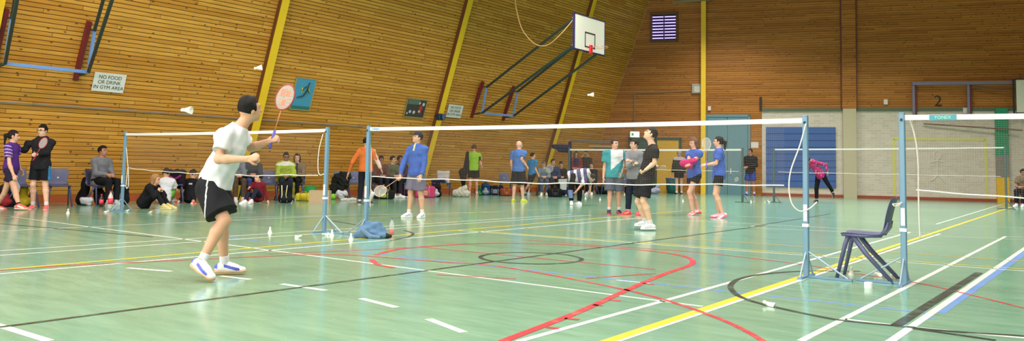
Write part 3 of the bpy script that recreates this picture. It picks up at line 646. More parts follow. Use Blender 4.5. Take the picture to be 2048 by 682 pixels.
def net(label, A, Bp, hA, hB, bot, cell=.02, cord=.0006, tape=.048, sag=.012, label_txt=None, brand=True, grp='badminton nets', nh=34):
    """A,Bp ground points, hA/hB tape heights, bot: list of (fraction, z) of the lower cord"""
    A = np.array(A[:2]); Bp = np.array(Bp[:2]); D = Bp-A; Lh = np.linalg.norm(D); d = D/Lh; n3 = np.array((d[1], -d[0], 0.))
    top = lambda t: hA+(hB-hA)*t-sag*4*t*(1-t)
    bx = np.array([b[0] for b in bot]); bz = np.array([b[1] for b in bot])
    wob = lambda t: .004*math.sin(t*61)+.005*math.sin(t*23+1)
    bt = lambda t: float(np.interp(t, bx, bz))+wob(t)
    P = lambda t, z: np.array((*(A+D*t), z)); inset = .02/Lh
    e = empty('badminton_net', P(.5, 0), math.atan2(d[1], d[0]), label, 'net', grp)
    def loc(q): r = np.array(q)-P(.5, 0); return np.array((r[:2]@d, r[:2]@np.array((-d[1], d[0])), r[2]))
    mb = MB(); ns = 40; ts = np.linspace(inset, 1-inset, ns+1)
    for i in range(ns):
        a, b = ts[i], ts[i+1]
        for (y0) in (-.004, .004):
            pass
        va = [loc(P(a, top(a)))+(0, y, z) for y, z in ((-.006, 0), (.006, 0), (.006, -tape), (-.006, -tape))]; vb = [loc(P(b, top(b)))+(0, y, z) for y, z in ((-.006, 0), (.006, 0), (.006, -tape), (-.006, -tape))]
        for k in range(4): mb.quad((va[k], vb[k], vb[(k+1) % 4], va[(k+1) % 4]))
    mb.build('tape', white_tape, e)
    mb = MB(); t0, t1 = bot[0][0], bot[-1][0]; ts = np.linspace(t0, t1, 60); mb.tube([loc(P(t, bt(t))) for t in ts], .006, 5); mb.build('bottom_cord', cordw, e)
    mb = MB(); nv = int(Lh*(t1-t0)/cell)
    def thin(a, b, r):
        a = np.array(a); b = np.array(b); dd = nrm(b-a); x = nrm(np.cross(dd, (0, 1, 0))); y = np.array((0, 1., 0)); nn = len(mb.v)
        for p in (a, b):
            for s_, q in ((1, x), (-.5, -.5*x+.87*y), (-.5, -.5*x-.87*y)): mb.v.append(tuple(p+(x if s_ == 1 else (q))*r))
        for k in range(3): mb.f.append((nn+k, nn+(k+1) % 3, nn+3+(k+1) % 3, nn+3+k)); mb.m.append(0)
    for i in range(nv+1):
        t = t0+(t1-t0)*i/nv; thin(loc(P(t, bt(t))), loc(P(t, top(t)-tape)), cord)
    for j in range(1, nh):
        for i in range(16):
            a = t0+(t1-t0)*i/16; b = t0+(t1-t0)*(i+1)/16; z = lambda t: bt(t)+(top(t)-tape-bt(t))*j/nh
            thin(loc(P(a, z(a))), loc(P(b, z(b))), cord)
    mb.build('mesh', netbrown, e)
    return e, loc, P, top
nAB = net('left badminton net behind the white shirted player', pA[1], pB[1], pA[2]-.01, pB[2]-.01, [(.03, .84), (.3, .79), (.7, .79), (.97, .83)])
nCD = net('middle badminton net spanning the centre of the hall', pC[1], pD[1], pC[2]-.01, pD[2]-.01, [(.015, .83), (.2, .83), (.5, .82), (.9, .87), (.965, .88)])
Ee = np.array((4.6, pE[1][1]+.05, 0.))
pG = net_post(1809, 570, 228, 1, 'x') if False else None
e = empty('net_post', Ee, 0, 'right post of the net beside the empty chair', 'net post', 'net posts') if False else None
nE = net('right badminton net with a green and blue brand patch', pE[1], Ee, pE[2]-.01, 1.55, [(.018, .86), (.3, .80), (1.0, .79)], nh=36)
# brand patches
q = nE[1](pE[1]); fr = frame_mtx
def patch(N_, t, w, cols, txt, tcol, h=.05):
    e, loc, P, top = N_; c = loc(P(t, top(t)-.0275)); 
    b = MB().box(c+(0, -.008, 0), (w, .004, h)).build('brand_patch', cols, e)
    if txt: text_mesh('lettering', txt, h*.8, frame_mtx(c+(0, -.012, 0), (1, 0, 0), (0, 0, 1)), tcol, b, .0008)
    return b
patch(nE, .055, .22, mat('patch blue green', (70, 150, 170), .6), 'YONEX', mat('patch lime', (170, 240, 190), .6))
patch(nCD, .024, .16, mat('patch pale blue', (196, 214, 232), .6), 'YONEX', mat('patch blue', (80, 130, 180), .6))
def rope(label, pts, r=.006, m=None, name='rope', cat='rope', n=8):
    return tag(MB().tube(spline([np.array(p) for p in pts], n), r, 6).build(name, m or cordw, None, True), label, cat, 'net ropes')
dD = depth(pD[1])
R_ = lambda d, *p: [DP(x, y, d) for x, y in p]
rope('white rope looping below tape of the post left of the chair', R_(dD-.06, (1612, 247), (1600, 290), (1582, 340), (1578, 375), (1583, 405), (1595, 420), (1608, 422), (1622, 415), (1634, 404)), .0065)
dE = depth(pE[1]); rope('white rope hanging inside the right net by its post', R_(dE+.03, (1818, 236), (1829, 270), (1836, 320), (1837, 385), (1838, 430), (1840, 478)), .007)
dC = depth(pC[1]); rope('white rope dangling beside post over the denim jacket', R_(dC+.02, (735, 258), (742, 300), (742, 350), (741, 385), (740, 414)), .006)
dB = depth(pB[1]); rope('white rope hanging in a curve left of the second post', R_(dB, (646, 268), (638, 300), (636, 335), (640, 350), (652, 346)), .006)
dA = depth(pA[1]); rope('white rope hanging beside the leftmost post', R_(dA, (250, 272), (254, 310), (257, 350), (256, 374), (252, 372), (256, 335)), .007)
rope('short cord end tied round the post right of the chair', R_(dE-.06, (1804, 405), (1796, 408), (1786, 408), (1790, 412), (1801, 409)), .006)
o = tag(SDF().cap(DP(738, 402, dC+.05), DP(745, 388, dC+.05), .025, .03).cap(DP(736, 402, dC+.05), DP(740, 414, dC+.05), .022, .015).cap(DP(744, 390, dC+.05), DP(742, 380, dC+.05), .02, .012).build('cloth_bundle', cloth((222, 222, 226)), .006), 'white knotted cloth tied to the post above the denim jacket', 'cloth')
# far nets
dk = mat('dark green post', (66, 92, 92), .5)
pF1 = net_post(1137, 394, 297, -1, 'dark far post behind the bending person', dk, False, w=.06, grp='far net posts'); pF2 = net_post(1485, 405, 297, 1, 'dark post beside the man in blue shorts', dk, False, w=.06, grp='far net posts')
pF3 = net_post(1548, 405, 297, -1, 'dark post in front of the blue wall panel', dk, False, w=.06, grp='far net posts'); pF4 = net_post(2013, 418, 293, 1, 'dark post beside the green and yellow pillar', dk, False, w=.06, grp='far net posts')
for pf in (pF1, pF2, pF3, pF4):
    MB().box((0, 0, .01), (.5, .05, .02)).build('foot_bar', dk, pf[0]); MB().tube([(0, 0, .3), (.2, 0, .02)], .012, 5).build('strut', dk, pf[0])
net('far badminton net stretched in front of the yellow door', pF1[1], pF2[1], pF1[2]-.01, pF2[2]-.01, [(.02, 1.0), (.98, 1.0)], cell=.05, cord=.0012, tape=.06, grp='far badminton nets', nh=16)
net('far badminton net stretched across the brick wall', pF3[1], pF4[1], pF3[2]-.01, pF4[2]-.01, [(.02, 1.0), (.98, 1.0)], cell=.05, cord=.0012, tape=.045, grp='far badminton nets', nh=16)
# ================================================================== basketball frames
maroon = mat('maroon bracket', (112, 30, 34), .5); hblue = mat('light blue frame paint', (112, 150, 214), .45); dgreen = mat('dark green steel', (48, 64, 64), .5)
def hoop(yA, yB, label, board, dark_blue=False, blue=hblue):
    """two wall brackets at yA,yB on the leaning wall, hinged frame, long arms, board"""
    wp = lambda y, z, o: np.array((LX+LM*z+o, y, z)); o0 = wp((yA+yB)/2, 3.3, 0)
    e = empty('basketball_frame', o0, 0, label, 'basketball hoop', 'wall mounted basketball frames'); L_ = lambda q: np.array(q)-o0
    fa, fb = yA+.06, yB+.06
    for y in (yA, yB):
        br = MB().bar(L_(wp(y, 2.72, .02)), L_(wp(y, 3.98, .12)), .09, .10, upv=(1, 0, 0)).build('wall_bracket', maroon, e)
    P = {}
    for k, y in (('A', fa), ('B', fb)):
        P[k+'t'] = wp(y, 3.78, .3); P[k+'b'] = wp(y, 2.88, .42)
        MB().bar(L_(P[k+'t']), L_(P[k+'b']), .055).build('frame_upright', blue, e)
        MB().bar(L_(wp(y, 3.82, .05)), L_(P[k+'t']), .05).build('hinge', dgreen, e); MB().bar(L_(wp(y, 2.84, .03)), L_(P[k+'b']), .05).build('hinge', dgreen, e)
    MB().bar(L_(P['Ab']), L_(P['Bb']), .07).build('frame_rail', blue, e)
    return e, P, L_, o0
eM, PM, LM_, oM = hoop(22.25, 24.1, 'white basketball backboard on long arms folded from the pine wall', True)
dl, dr = 24.4, 25.9
TL, BL, TR, BR = DP(1150, 29, dl), DP(1150, 99, dl), DP(1206, 42, dr), DP(1207, 108, dr)
# board as true rectangle in the n direction
bc = (TL+BL+TR+BR)/4; bw_, bh_ = 1.8, 1.08; bn_ = np.array((1., 0, 0))
b_ = MB().box(LM_(bc), (.04, bw_, bh_)).build('backboard', [mat('white board face', (238, 236, 226), .4)], eM, bevel=.005)
mb = MB()
for s_ in (-1, 1): mb.box(LM_(bc)+(-.01, s_*(bw_/2), 0), (.07, .03, bh_+.05)); mb.box(LM_(bc)+(-.01, 0, s_*bh_/2), (.07, bw_+.05, .03))
mb.build('board_edge', mat('navy board edge', (44, 36, 92), .5), b_)
mb = MB(); iz = -.18
for s_ in (-1, 1): mb.box(LM_(bc)+(.024, s_*.29, iz), (.004, .04, .48)); mb.box(LM_(bc)+(.024, 0, iz+s_*.22), (.004, .62, .04))
mb.build('target_square', mat('black board marking', (44, 44, 48), .5), b_)
RC = LM_(bc)+np.array((.42, 0, -.42)); mb = MB(); mb.tube([RC+.225*np.array((math.cos(a), math.sin(a), 0)) for a in np.linspace(0, 2*math.pi, 25)], .010, 6, cap=False)
rg = mb.build('ring', mat('pale worn ring', (196, 150, 130), .4, .3), eM); MB().box(LM_(bc)+(.05, 0, -.46), (.08, .1, .26)).build('ring_bracket', mat('red ring bracket', (216, 44, 52), .4), eM)
MB().bar(LM_(bc)+(.06, 0, -.42), RC-(.22, 0, 0), .05, .02).build('ring_arm', MATS['red ring bracket'], eM)
bt_ = {('t', 'A'): bc+(-.06, -.78, .42), ('b', 'A'): bc+(-.06, -.78, -.42), ('t', 'B'): bc+(-.06, .78, .42), ('b', 'B'): bc+(-.06, .78, -.42)}
for (k, s_), p in bt_.items():
    MB().bar(LM_(PM[s_+k]), LM_(p), .06).build('arm', dgreen, eM)
    MB().lathe([(.05, -.06), (.06, 0), (.05, .06)], LM_(p), 10, axis=(1, 0, 0)).build('joint', mat('grey joint', (150, 156, 160), .4), eM)
MB().bar(LM_(bt_[('t', 'A')]), LM_(bt_[('b', 'A')]), .05).build('board_brace', dgreen, eM); MB().bar(LM_(bt_[('t', 'B')]), LM_(bt_[('b', 'B')]), .05).build('board_brace', dgreen, eM)
tA = bt_[('t', 'A')]
cw = mat('pale hanging cable', (190, 150, 100), .7)
tag(MB().tube(spline([DP(1030, -8, 25.5), DP(1033, 20, 25.3), DP(1045, 60, 25.1), DP(1070, 88, 24.9), DP(1095, 90, 24.7), DP(1122, 68, 24.5), tA], 8), .016, 6).build('hanging_cable', cw, None, True), 'slack pale cable drooping from the ceiling to the backboard', 'cable')
eL, PL, LL, oL = hoop(6.9, 8.55, 'light blue basketball frame near the left edge, arms going out of view', False)
dv = bc-np.array((LX+LM*3.3, (22.25+24.1)/2, 3.3))
bcL = np.array((LX+LM*3.3, (6.9+8.55)/2, 3.3))+dv+np.array((0, -.0, 0))
for (k, s_) in (('t', 'A'), ('b', 'A'), ('t', 'B'), ('b', 'B')):
    p = bcL+(-.06, (-.78 if s_ == 'A' else .78), (.42 if k == 't' else -.42)); MB().bar(LL(PL[s_+k]), LL(p), .06).build('arm', dgreen, eL)
b2 = MB().box(LL(bcL), (.04, bw_, bh_)).build('backboard', MATS['white board face'], eL, bevel=.005)
# frame on the back wall, right
fz = BW(1826, 170)[2]; x0_, x1_, x2_ = BW(1828, 200)[0], BW(1937, 200)[0], BW(2020, 200)[0]; zt_ = BW(1880, 168)[2]; zb_ = BW(1880, 233)[2]
q0 = bpt(x0_, zb_, 0); e = empty('basketball_frame', q0, 0, 'grey and maroon basketball frame over number 2 with pale backboard', 'basketball hoop', 'wall mounted basketball frames'); Lq = lambda q: np.array(q)-q0
vi = mat('violet grey steel', (120, 116, 140), .5)
for x in (x0_, x1_):
    MB().box(Lq(bpt(x, (zt_+zb_)/2, .1)), (.13, .2, zt_-zb_), (bu, bn, (0, 0, 1))).build('wall_bracket', maroon, e); MB().box(Lq(bpt(x-.05, (zt_+zb_)/2, .23)), (.09, .06, zt_-zb_), (bu, bn, (0, 0, 1))).build('frame_upright', vi, e)
MB().bar(Lq(bpt(x0_-.1, zt_, .25)), Lq(bpt(x2_+1.5, zt_+.0, .25)), .12).build('frame_rail', vi, e); MB().bar(Lq(bpt(x0_, zb_-.0, .12)), Lq(bpt(x1_, zb_, .12)), .06).build('lower_rail', mat('dull grey steel', (130, 124, 110), .5), e)
for zz in (zt_-.15, zb_-.3): MB().bar(Lq(bpt(x0_+.3 if zz < zt_-.5 else x1_, zz, .12)), Lq(bpt(x2_+.3, zz-.25, .3)), .05).build('arm', mat('brown arm', (110, 80, 56), .6), e)
xb0 = BW(2019, 200)[0]; zb1 = BW(2020, 224)[2]; zb2 = zt_+.02
bb = MB().box(Lq(bpt(xb0+.95, (zb1+zb2)/2, .5)), (1.8, .04, zb2-zb1+.15), (bu, bn, (0, 0, 1))).build('backboard', mat('pale board face', (214, 214, 196), .5), e)
mb = MB(); 
for zz in (zb2+.08, zb1-.08): mb.box(Lq(bpt(xb0+.95, zz, .5)), (1.86, .07, .05), (bu, bn, (0, 0, 1)))
for xx in (xb0+.02, xb0+1.85): mb.box(Lq(bpt(xx, (zb1+zb2)/2, .5)), (.05, .07, zb2-zb1+.2), (bu, bn, (0, 0, 1)))
mb.build('board_edge', mat('dark board edge', (40, 38, 40), .5), bb)
for xx in (xb0+.3, xb0+1.5): MB().bar(Lq(bpt(xx, zt_-.1, .25)), Lq(bpt(xx, zt_-.1, .48)), .05).build('joint', vi, e)
# ================================================================== chairs
navy = mat('navy chair plastic', (80, 84, 118), .42, bump=.02, bscale=60)
def make_chair(label, q, rz, grp='navy plastic stacking chairs', m=navy):
    """seat front towards -y; height .79, seat .44"""
    e = empty('plastic_chair', q, rz, label, 'chair', grp)
    prof = [(-.20, .415), (-.205, .43), (-.17, .443), (-.05, .436), (.08, .430), (.16, .438), (.195, .47), (.21, .53)]
    prof2 = [(.185, .455), (.20, .49), (.21, .53), (.222, .60), (.25, .72), (.275, .785), (.285, .79)]
    def shell(pr, wfun, name, curv):
        n = 11; vs = []; fs = []
        for (y, z) in pr:
            for i in range(n):
                s_ = i/(n-1)*2-1; w = wfun(z, y); vs.append((s_*w, y-curv*(s_*s_)*(1 if name == 'backrest' else 0), z+(.012*s_**4 if name == 'seat' else 0)))
        for r in range(len(pr)-1):
            for i in range(n-1): a = r*n+i; fs.append((a, a+1, a+n+1, a+n))
        o = meshobj(name, vs, fs, m, e, True); sd = o.modifiers.new('s', 'SOLIDIFY'); sd.thickness = .012; ss = o.modifiers.new('v', 'SUBSURF'); ss.levels = 1; ss.render_levels = 2; return o
    shell(prof, lambda z, y: .2 if z < .5 else .17, 'seat', 0)
    shell(prof2, lambda z, y: (.165 if z < .5 else .16+.04*min(1, max(0, (z-.52)/.09)))-.02*max(0, (z-.75)/.04), 'backrest', .035)
    for s_ in (-1, 1):
        MB().tube([(s_*.17, -.13, .425), (s_*.19, -.16, .33), (s_*.225, -.235, .0)], [.019, .017, .013], 8, r2=1.35).build('leg', m, e, True)
        MB().tube([(s_*.17, -.10, .425), (s_*.185, .02, .26), (s_*.225, .26, .0)], [.019, .017, .013], 8, r2=1.35).build('leg', m, e, True)
        MB().tube([(s_*.19, -.19, .425), (s_*.188, .0, .42), (s_*.178, .16, .43)], [.014, .016, .016], 8).build('side_rail', m, e, True)
        MB().tube([(s_*.178, .15, .43), (s_*.165, .2, .5), (s_*.165, .215, .56)], [.016, .016, .01], 8).build('back_strut', m, e, True)
    MB().box((.0, .222, .59), (.03, .006, .04), None).build('white_label', labelw, e)
    return e
face = lambda deg: YAW+math.radians(deg)     # 0: front towards the camera, 90: towards the right of the picture
q = F(1733, 558); ch0 = make_chair('empty navy chair standing alone between the two tall posts', q, face(-121))
def chair(px, py, deg, label): return copy_tree(ch0, FW(px, py, -17.95), face(deg-aim(px)), label)
# ================================================================== shuttlecocks
feather = mat('white feathers', (236, 236, 228), .7, bump=.1, bscale=80); corkm = mat('cork tip', (232, 226, 210), .5)
def make_shuttle(q, rx, rz, label, grp='shuttlecocks'):
    e = empty('shuttlecock', q, 0, label, 'shuttlecock', grp); e.rotation_euler = (rx, 0, rz)
    MB().lathe([(.004, -.0005), (.010, .001), (.0135, .008), (.0135, .022), (.012, .026)], (0, 0, 0), 12).build('cork', corkm, e, True)
    mb = MB(); n = 16
    for k in range(n):
        a = 2*math.pi*k/n; da = .23
        c = lambda r, z, aa: (r*math.cos(aa), r*math.sin(aa), z)
        mb.quad((c(.011, .024, a-.1), c(.011, .024, a+.1), c(.021, .055, a+.17), c(.021, .055, a-.17)))
        mb.quad((c(.021, .055, a-.17), c(.0215, .055, a+.17), c(.033, .087, a+da), c(.032, .087, a-da+.05)))
    for zz, r in ((.035, .015), (.045, .0185)): mb.tube([(r*math.cos(t), r*math.sin(t), zz) for t in np.linspace(0, 6.283, 17)], .0009, 4, cap=False)
    mb.build('feather_skirt', feather, e); return e
sh0 = make_shuttle(F(1526, 611)+(0, 0, .031), math.radians(112), face(60), 'lone shuttlecock beside the black arc at lower right')
nsh = [0]
def shuttle(px, py, label, up=False, rot=None, z=None, q=None):
    nsh[0] += 1; r = rot if isinstance(rot, float) else rng.uniform(0, 6.28)
    p = F(px, py) if q is None else q
    c = copy_tree(sh0, p+(0, 0, 0), r, label)
    if up == 'flip': c.rotation_euler = (math.pi, 0, r); c.location.z += .087
    elif up: c.rotation_euler = (0, 0, r)
    elif q is None: c.rotation_euler = (math.radians(112), 0, r); c.location.z += .031
    else: c.rotation_euler = rot
    return c
for px, py, lb, upm in ((540, 466, 'shuttlecock standing apart on the floor right of the player with racket', 'flip'), (603, 476, 'shuttlecock just left of the post with a shuttlecock pile', False), (645, 472, 'leftmost of the three shuttlecocks at the foot of post', False), (655, 471, 'middle of the three shuttlecocks at the foot of post', False), (664, 472, 'rightmost of the three shuttlecocks at the foot of post', 'flip'),
    (702, 480, 'shuttlecock against the left side of the denim jacket', 'flip'), (136, 427, 'shuttlecock near the empty chair on the far left', 'flip'), (258, 423, 'shuttlecock to the right of the leftmost post', False), (304, 426, 'shuttlecock in front of the person in black coat', False), (217, 425, 'small shuttlecock left of the leftmost post', False),
    (1703, 550, 'shuttlecock by the back leg under empty navy chair', 'flip'), (1748, 551, 'shuttlecock on its side under empty navy chair', False), (1782, 556, 'shuttlecock near right rear leg of the empty navy chair', False), (1171, 398, 'shuttlecock right of the bending person', 'flip'), (1200, 400, 'shuttlecock just left of the man in teal and white', 'flip'), (1229, 384, 'shuttlecock on the far floor seen between the teal man legs', 'flip'),
    (1249, 390, 'shuttlecock on the far floor between the two talking men', 'flip'), (1366, 403, 'shuttlecock left of the two women in blue', 'flip'), (1502, 405, 'left one of two shuttlecocks at the feet of far man', 'flip'), (1508, 405, 'right one of two shuttlecocks at the feet of far man', False), (1530, 405, 'leftmost shuttlecock in the row before the blue panel', False),
    (1536, 404, 'second shuttlecock in the row before the blue panel', 'flip'), (1541, 405, 'shuttlecock touching the post before the blue panel', False), (1957, 399, 'shuttlecock lying near the painted goal outline', False), (1081, 393, 'shuttlecock on the floor before the seated spectators', False)):
    shuttle(px, py, lb, upm)
sc = shuttle(0, 0, 'shuttlecock flying in front of the pine wall at left', q=DP(362, 220, 6.5), rot=(math.radians(90), 0, face(85)))
sc = shuttle(0, 0, 'shuttlecock flying high left of the first yellow rib', q=DP(508, 137, 9.), rot=(math.radians(80), 0, face(100)))
sc = shuttle(0, 0, 'shuttlecock flying below the basketball backboard', q=DP(1175, 190, 11.5), rot=(math.radians(85), 0, face(90)))
tag(MB().lathe([(.02, 0), (.035, 0), (.035, .05), (.02, .05)], F(1737, 576), 20).build('tape_roll', mat('white tape roll', (234, 236, 234), .5), None), 'roll of white tape in front of the empty navy chair', 'tape')
# ================================================================== people
def rot2(v, a): return np.array((v[0]*math.cos(a)-v[1]*math.sin(a), v[0]*math.sin(a)+v[1]*math.cos(a), v[2] if len(v) > 2 else 0))
def facing(phi): p = math.radians(phi); return np.array((math.sin(p), -math.cos(p), 0.)), np.array((-math.cos(p), -math.sin(p), 0.))
def t_stand(H, phi, lean=0., step=.1):
    f, r = facing(phi); z = lambda k: np.array((0, 0, k*H)); J = {}
    J['neck'] = z(.83)+f*lean*.30*H; J['head'] = z(.922)+f*(lean*.34*H+.012); J['pc'] = z(.525)
    for c, s in (('a', 1), ('b', -1)):
        J['s'+c] = z(.785)+r*s*.105*H+f*lean*.28*H; J['e'+c] = z(.635)+r*s*.135*H+f*(lean*.2*H-.01); J['w'+c] = z(.495)+r*s*.14*H+f*(.05*H+lean*.15*H)
        J['h'+c] = z(.505)+r*s*.05*H; J['k'+c] = z(.285)+r*s*.06*H+f*(.02+s*step*.3); J['n'+c] = r*s*.07*H+np.array((0, 0, .08))+f*s*step*.6; J['t'+c] = f+r*s*.18
    return J
def t_chair(H, phi, lean=.1, knee=.43):
    f, r = facing(phi); g = H/1.75; J = {}; pc = np.array((0, 0, .53)); J['pc'] = pc; U = nrm(np.array((0, 0, 1))+f*lean)
    J['neck'] = pc+U*.50*g; J['head'] = pc+U*.50*g+np.array((0, 0, .155*g))+f*.02
    for c, s in (('a', 1), ('b', -1)):
        J['s'+c] = pc+U*.425*g+r*s*.18*g; J['e'+c] = J['s'+c]+np.array((0, 0, -.26*g))+f*.10+r*s*.03; J['w'+c] = pc+f*.34*g+r*s*.06+np.array((0, 0, .14))
        J['h'+c] = pc+r*s*.085*g; J['k'+c] = pc+f*knee*g+r*s*.11*g+np.array((0, 0, .0)); J['n'+c] = f*(knee+.02)*g+r*s*.10*g+np.array((0, 0, .08)); J['t'+c] = f+r*s*.2
    return J
def t_floor(H, phi, lean=.15, knee=.40):
    f, r = facing(phi); g = H/1.75; J = {}; pc = np.array((0, 0, .14)); J['pc'] = pc; U = nrm(np.array((0, 0, 1))+f*lean)
    J['neck'] = pc+U*.50*g; J['head'] = pc+U*.50*g+np.array((0, 0, .15*g))+f*.03
    for c, s in (('a', 1), ('b', -1)):
        J['s'+c] = pc+U*.425*g+r*s*.18*g; J['e'+c] = J['s'+c]+np.array((0, 0, -.22*g))+f*.16+r*s*.05; J['w'+c] = pc+f*.42*g+r*s*.09+np.array((0, 0, .22))
        J['h'+c] = pc+r*s*.085*g; J['k'+c] = pc+f*.38*g+r*s*.13*g+np.array((0, 0, knee*g-.12)); J['n'+c] = f*.60*g+r*s*.10*g+np.array((0, 0, .08)); J['t'+c] = f+r*s*.2
    return J
SK = (202, 154, 124)
def person(label, at, phi, H=1.72, top=None, pose='stand', lean=0., step=.1, knee=None, ov=None, look=None, skinc=SK, sex='m', shirt=None, legs=None, shoes=((230, 230, 230), (235, 235, 235)), socks=(232, 232, 232), hair=((18, 15, 14), 'short'), cap=None, glasses=False, fist='', tips=None, dz=0., hand=None, vox=None, fit=0., wr_long=.93):
    phi = phi-aim(at[0]); look = None if look is None else (look[0]-aim(at[0]), look[1])
    q = FW(*at, -17.95) if dz == 0 else DP(at[0], at[1], depth(F(*at))+dz)*np.array((1, 1, 0)); dep = depth(q); ppm = FPX/dep
    def lc(px, py, d=0.):
        w = DP(px, py, dep+d)-np.array((q[0], q[1], 0)); return np.array((w@RH, w@AH, w[2]))
    if top is not None: H = lc(*top)[2]
    J = dict(stand=t_stand, chair=t_chair, floor=t_floor)[pose](H, phi, **({'lean': lean, 'step': step} if pose == 'stand' else ({'lean': lean} if knee is None else {'lean': lean, 'knee': knee})))
    for k, v in (ov or {}).items():
        J[k] = np.array(v, float) if k[0] == 't' else lc(*v)
    g = H/1.75; h = vox or min(max(.8/ppm, .0065), .0125)
    f, r = facing(phi); lk, _ = facing(look[0] if look else phi); lk = nrm(lk*math.cos(math.radians(look[1] if look else 0))+np.array((0, 0, math.sin(math.radians(look[1] if look else 0)))))
    e = empty('person', (q[0], q[1], 0), YAW, label, 'person')
    pc = (J['ha']+J['hb'])/2 if ov and 'ha' in ov else J['pc']; J['pc'] = pc
    nk = J['neck']; U = nrm(nk-pc); Sd = nrm(J['sb']-J['sa']); fr = nrm(f-U*(f@U)); Sd = nrm(np.cross(U, fr))*(1 if np.cross(U, fr)@Sd > 0 else -1); shw = .92 if sex == 'f' else 1.
    ws = pc+(nk-pc)*.38; ch = pc+(nk-pc)*.74
    Hh = nrm(J['hb']-J['ha'])
    def torso(s, i, hem=None):
        s.cap(pc-Hh*.045*g, pc+Hh*.045*g, .105*g+i, k=.04)
        s.cap(pc, ws, .135*g+i, .122*shw*g+i, Sd, .74, .05); s.cap(ws, ch, .124*shw*g+i, .155*shw*g+i, Sd, .70, .05)
        s.cap(ch, nk-U*.06*g, .150*shw*g+i, .10*g+i, Sd, .66, .04); s.cap(J['sa'], J['sb'], .044*g+i*.8, k=.04)
        for c in 'ab': s.cap(nk-U*.012, J['s'+c], .038*g+i*.5, .040*g+i*.6, k=.04)
    hd = J['head']; u = nrm(np.array((0, 0, 1))*.6+U*.4); l = nrm(lk); u = nrm(u-l*(u@l)); s_ = np.cross(l, u)
    hs = max(.92, min(1.02, g**.4))
    # ---- skin: one continuous body
    B = SDF(); torso(B, 0.)
    B.cap(nk-U*.03, hd-u*.05*hs-l*.01, .058*g, .054*g, k=.03)
    B.ball(hd+u*.015*hs-l*.008*hs, 0, s_, u, .02, (.073*hs, .092*hs, .10*hs)); B.ball(hd+l*.022*hs-u*.05*hs, 0, s_, u, .03, (.052*hs, .064*hs, .06*hs)); B.ball(hd+l*.062*hs-u*.09*hs, 0, s_, u, .02, (.018, .018, .016))
    B.cap(hd+l*.086*hs+u*.006, hd+l*.103*hs-u*.024, .008, .013, k=.012); B.cap(hd+l*.076*hs+u*.03+s_*.03, hd+l*.076*hs+u*.03-s_*.03, .012, k=.02)
    B.cap(hd+l*.082*hs-u*.054+s_*.016, hd+l*.082*hs-u*.054-s_*.016, .009, k=.01)
    for sg in (-1, 1): B.ball(hd+s_*sg*.074*hs-l*.006-u*.006, 0, s_, u, .01, (.010, .019, .029))
    fg = max(.0085, .75*h); la = .86 if shirt and shirt.get('sleeve') == 'long' else 1.; ll = .84 if legs and legs.get('kind') == 'trousers' else 1.
    for c, sg in (('a', 1), ('b', -1)):
        S_, E_, W_ = J['s'+c], J['e'+c], J['w'+c]
        B.cap(S_, E_, .044*g*shw*la, .037*g*la, k=.03); m_ = E_+(W_-E_)*.3; B.cap(E_, m_, .037*g*la, .039*g*la, k=.02); B.cap(m_, W_, .039*g*la, .026*g, k=.02)
        d = nrm(W_-E_); hd_ = (hand or {}).get(c)
        if hd_ is not None: d = nrm(np.array(hd_[:3]))
        pn = f-d*(f@d) if abs(f@d) < .9 else np.array((0, 0, -1.))-d*(-d[2]); pn = nrm(pn); sd = nrm(np.cross(d, pn))*sg
        if c in fist: pass
        else: pn, sd = nrm(-J['s'+c]*0+(pc-W_)-d*((pc-W_)@d)), None; sd = nrm(np.cross(d, pn)); sd = sd if sd@f < 0 else -sd
        B.cap(W_, W_+d*.075*g, .028*g, .036*g, sd, .42, .015)
        cur = 1.25 if c in fist else .38
        for i, ln in enumerate((.062, .072, .068, .054)):
            o = W_+d*.080*g-sd*(-.029+.0193*i)*g*1.05*(-1)
            d1 = d*math.cos(cur)+pn*math.sin(cur); d2 = d*math.cos(cur*2)+pn*math.sin(cur*2)
            B.cap(o-d*.02, o, fg*1.1, k=.006); B.cap(o, o+d1*ln*.55*g, fg*1.05, fg, k=.005); B.cap(o+d1*ln*.55*g, o+(d1*.55+d2*.5)*ln*g, fg, fg*.85, k=.005)
        tb = W_+d*.022*g-sd*.030*g; t1 = tb+nrm(d*.6-sd*.6+pn*.5)*.038*g; B.cap(tb, t1, fg*1.35, fg*1.15, k=.012); B.cap(t1, t1+nrm(d*.8+pn*(.7 if c in fist else .2)-sd*.1)*.03*g, fg*1.15, fg*.9, k=.005)
        h_, K_, N_ = J['h'+c], J['k'+c], J['n'+c]
        B.cap(h_, K_, .086*g*ll, .055*g*ll, k=.03); m_ = K_+(N_-K_)*.3; back = nrm(-(J['t'+c]/np.linalg.norm(J['t'+c]))); B.cap(K_, m_+back*.012, .052*g*ll, .056*g*ll, k=.02); B.cap(m_+back*.012, N_, .056*g*ll, .034*g, k=.02)
        tt_ = nrm(J['t'+c]); fu_ = nrm(UZ-tt_*(UZ@tt_)); B.cap(N_, N_+tt_*.08-fu_*.05, .030, .020, k=.02)
    sh = (h, h)
    E1 = [hd+l*.084*hs+s_*sg*.031*hs+u*.010 for sg in (-1, 1)]
    def fm_(G):
        mi = np.zeros(len(G), np.int32)
        for c_ in E1:
            D_ = G-c_; mi[((D_@s_/.016)**2+(D_@u/max(.007, .8*h))**2+(D_@l/.03)**2) < 1] = 1
            D_ = G-c_-u*.024; mi[((D_@s_/.021)**2+(D_@u/max(.0045, .55*h))**2+(D_@l/.03)**2) < 1] = 1
        D_ = G-(hd+l*.09*hs-u*.055); mi[((D_@s_/.024)**2+(D_@u/max(.006, .6*h))**2+(D_@l/.03)**2) < 1] = 2
        return mi
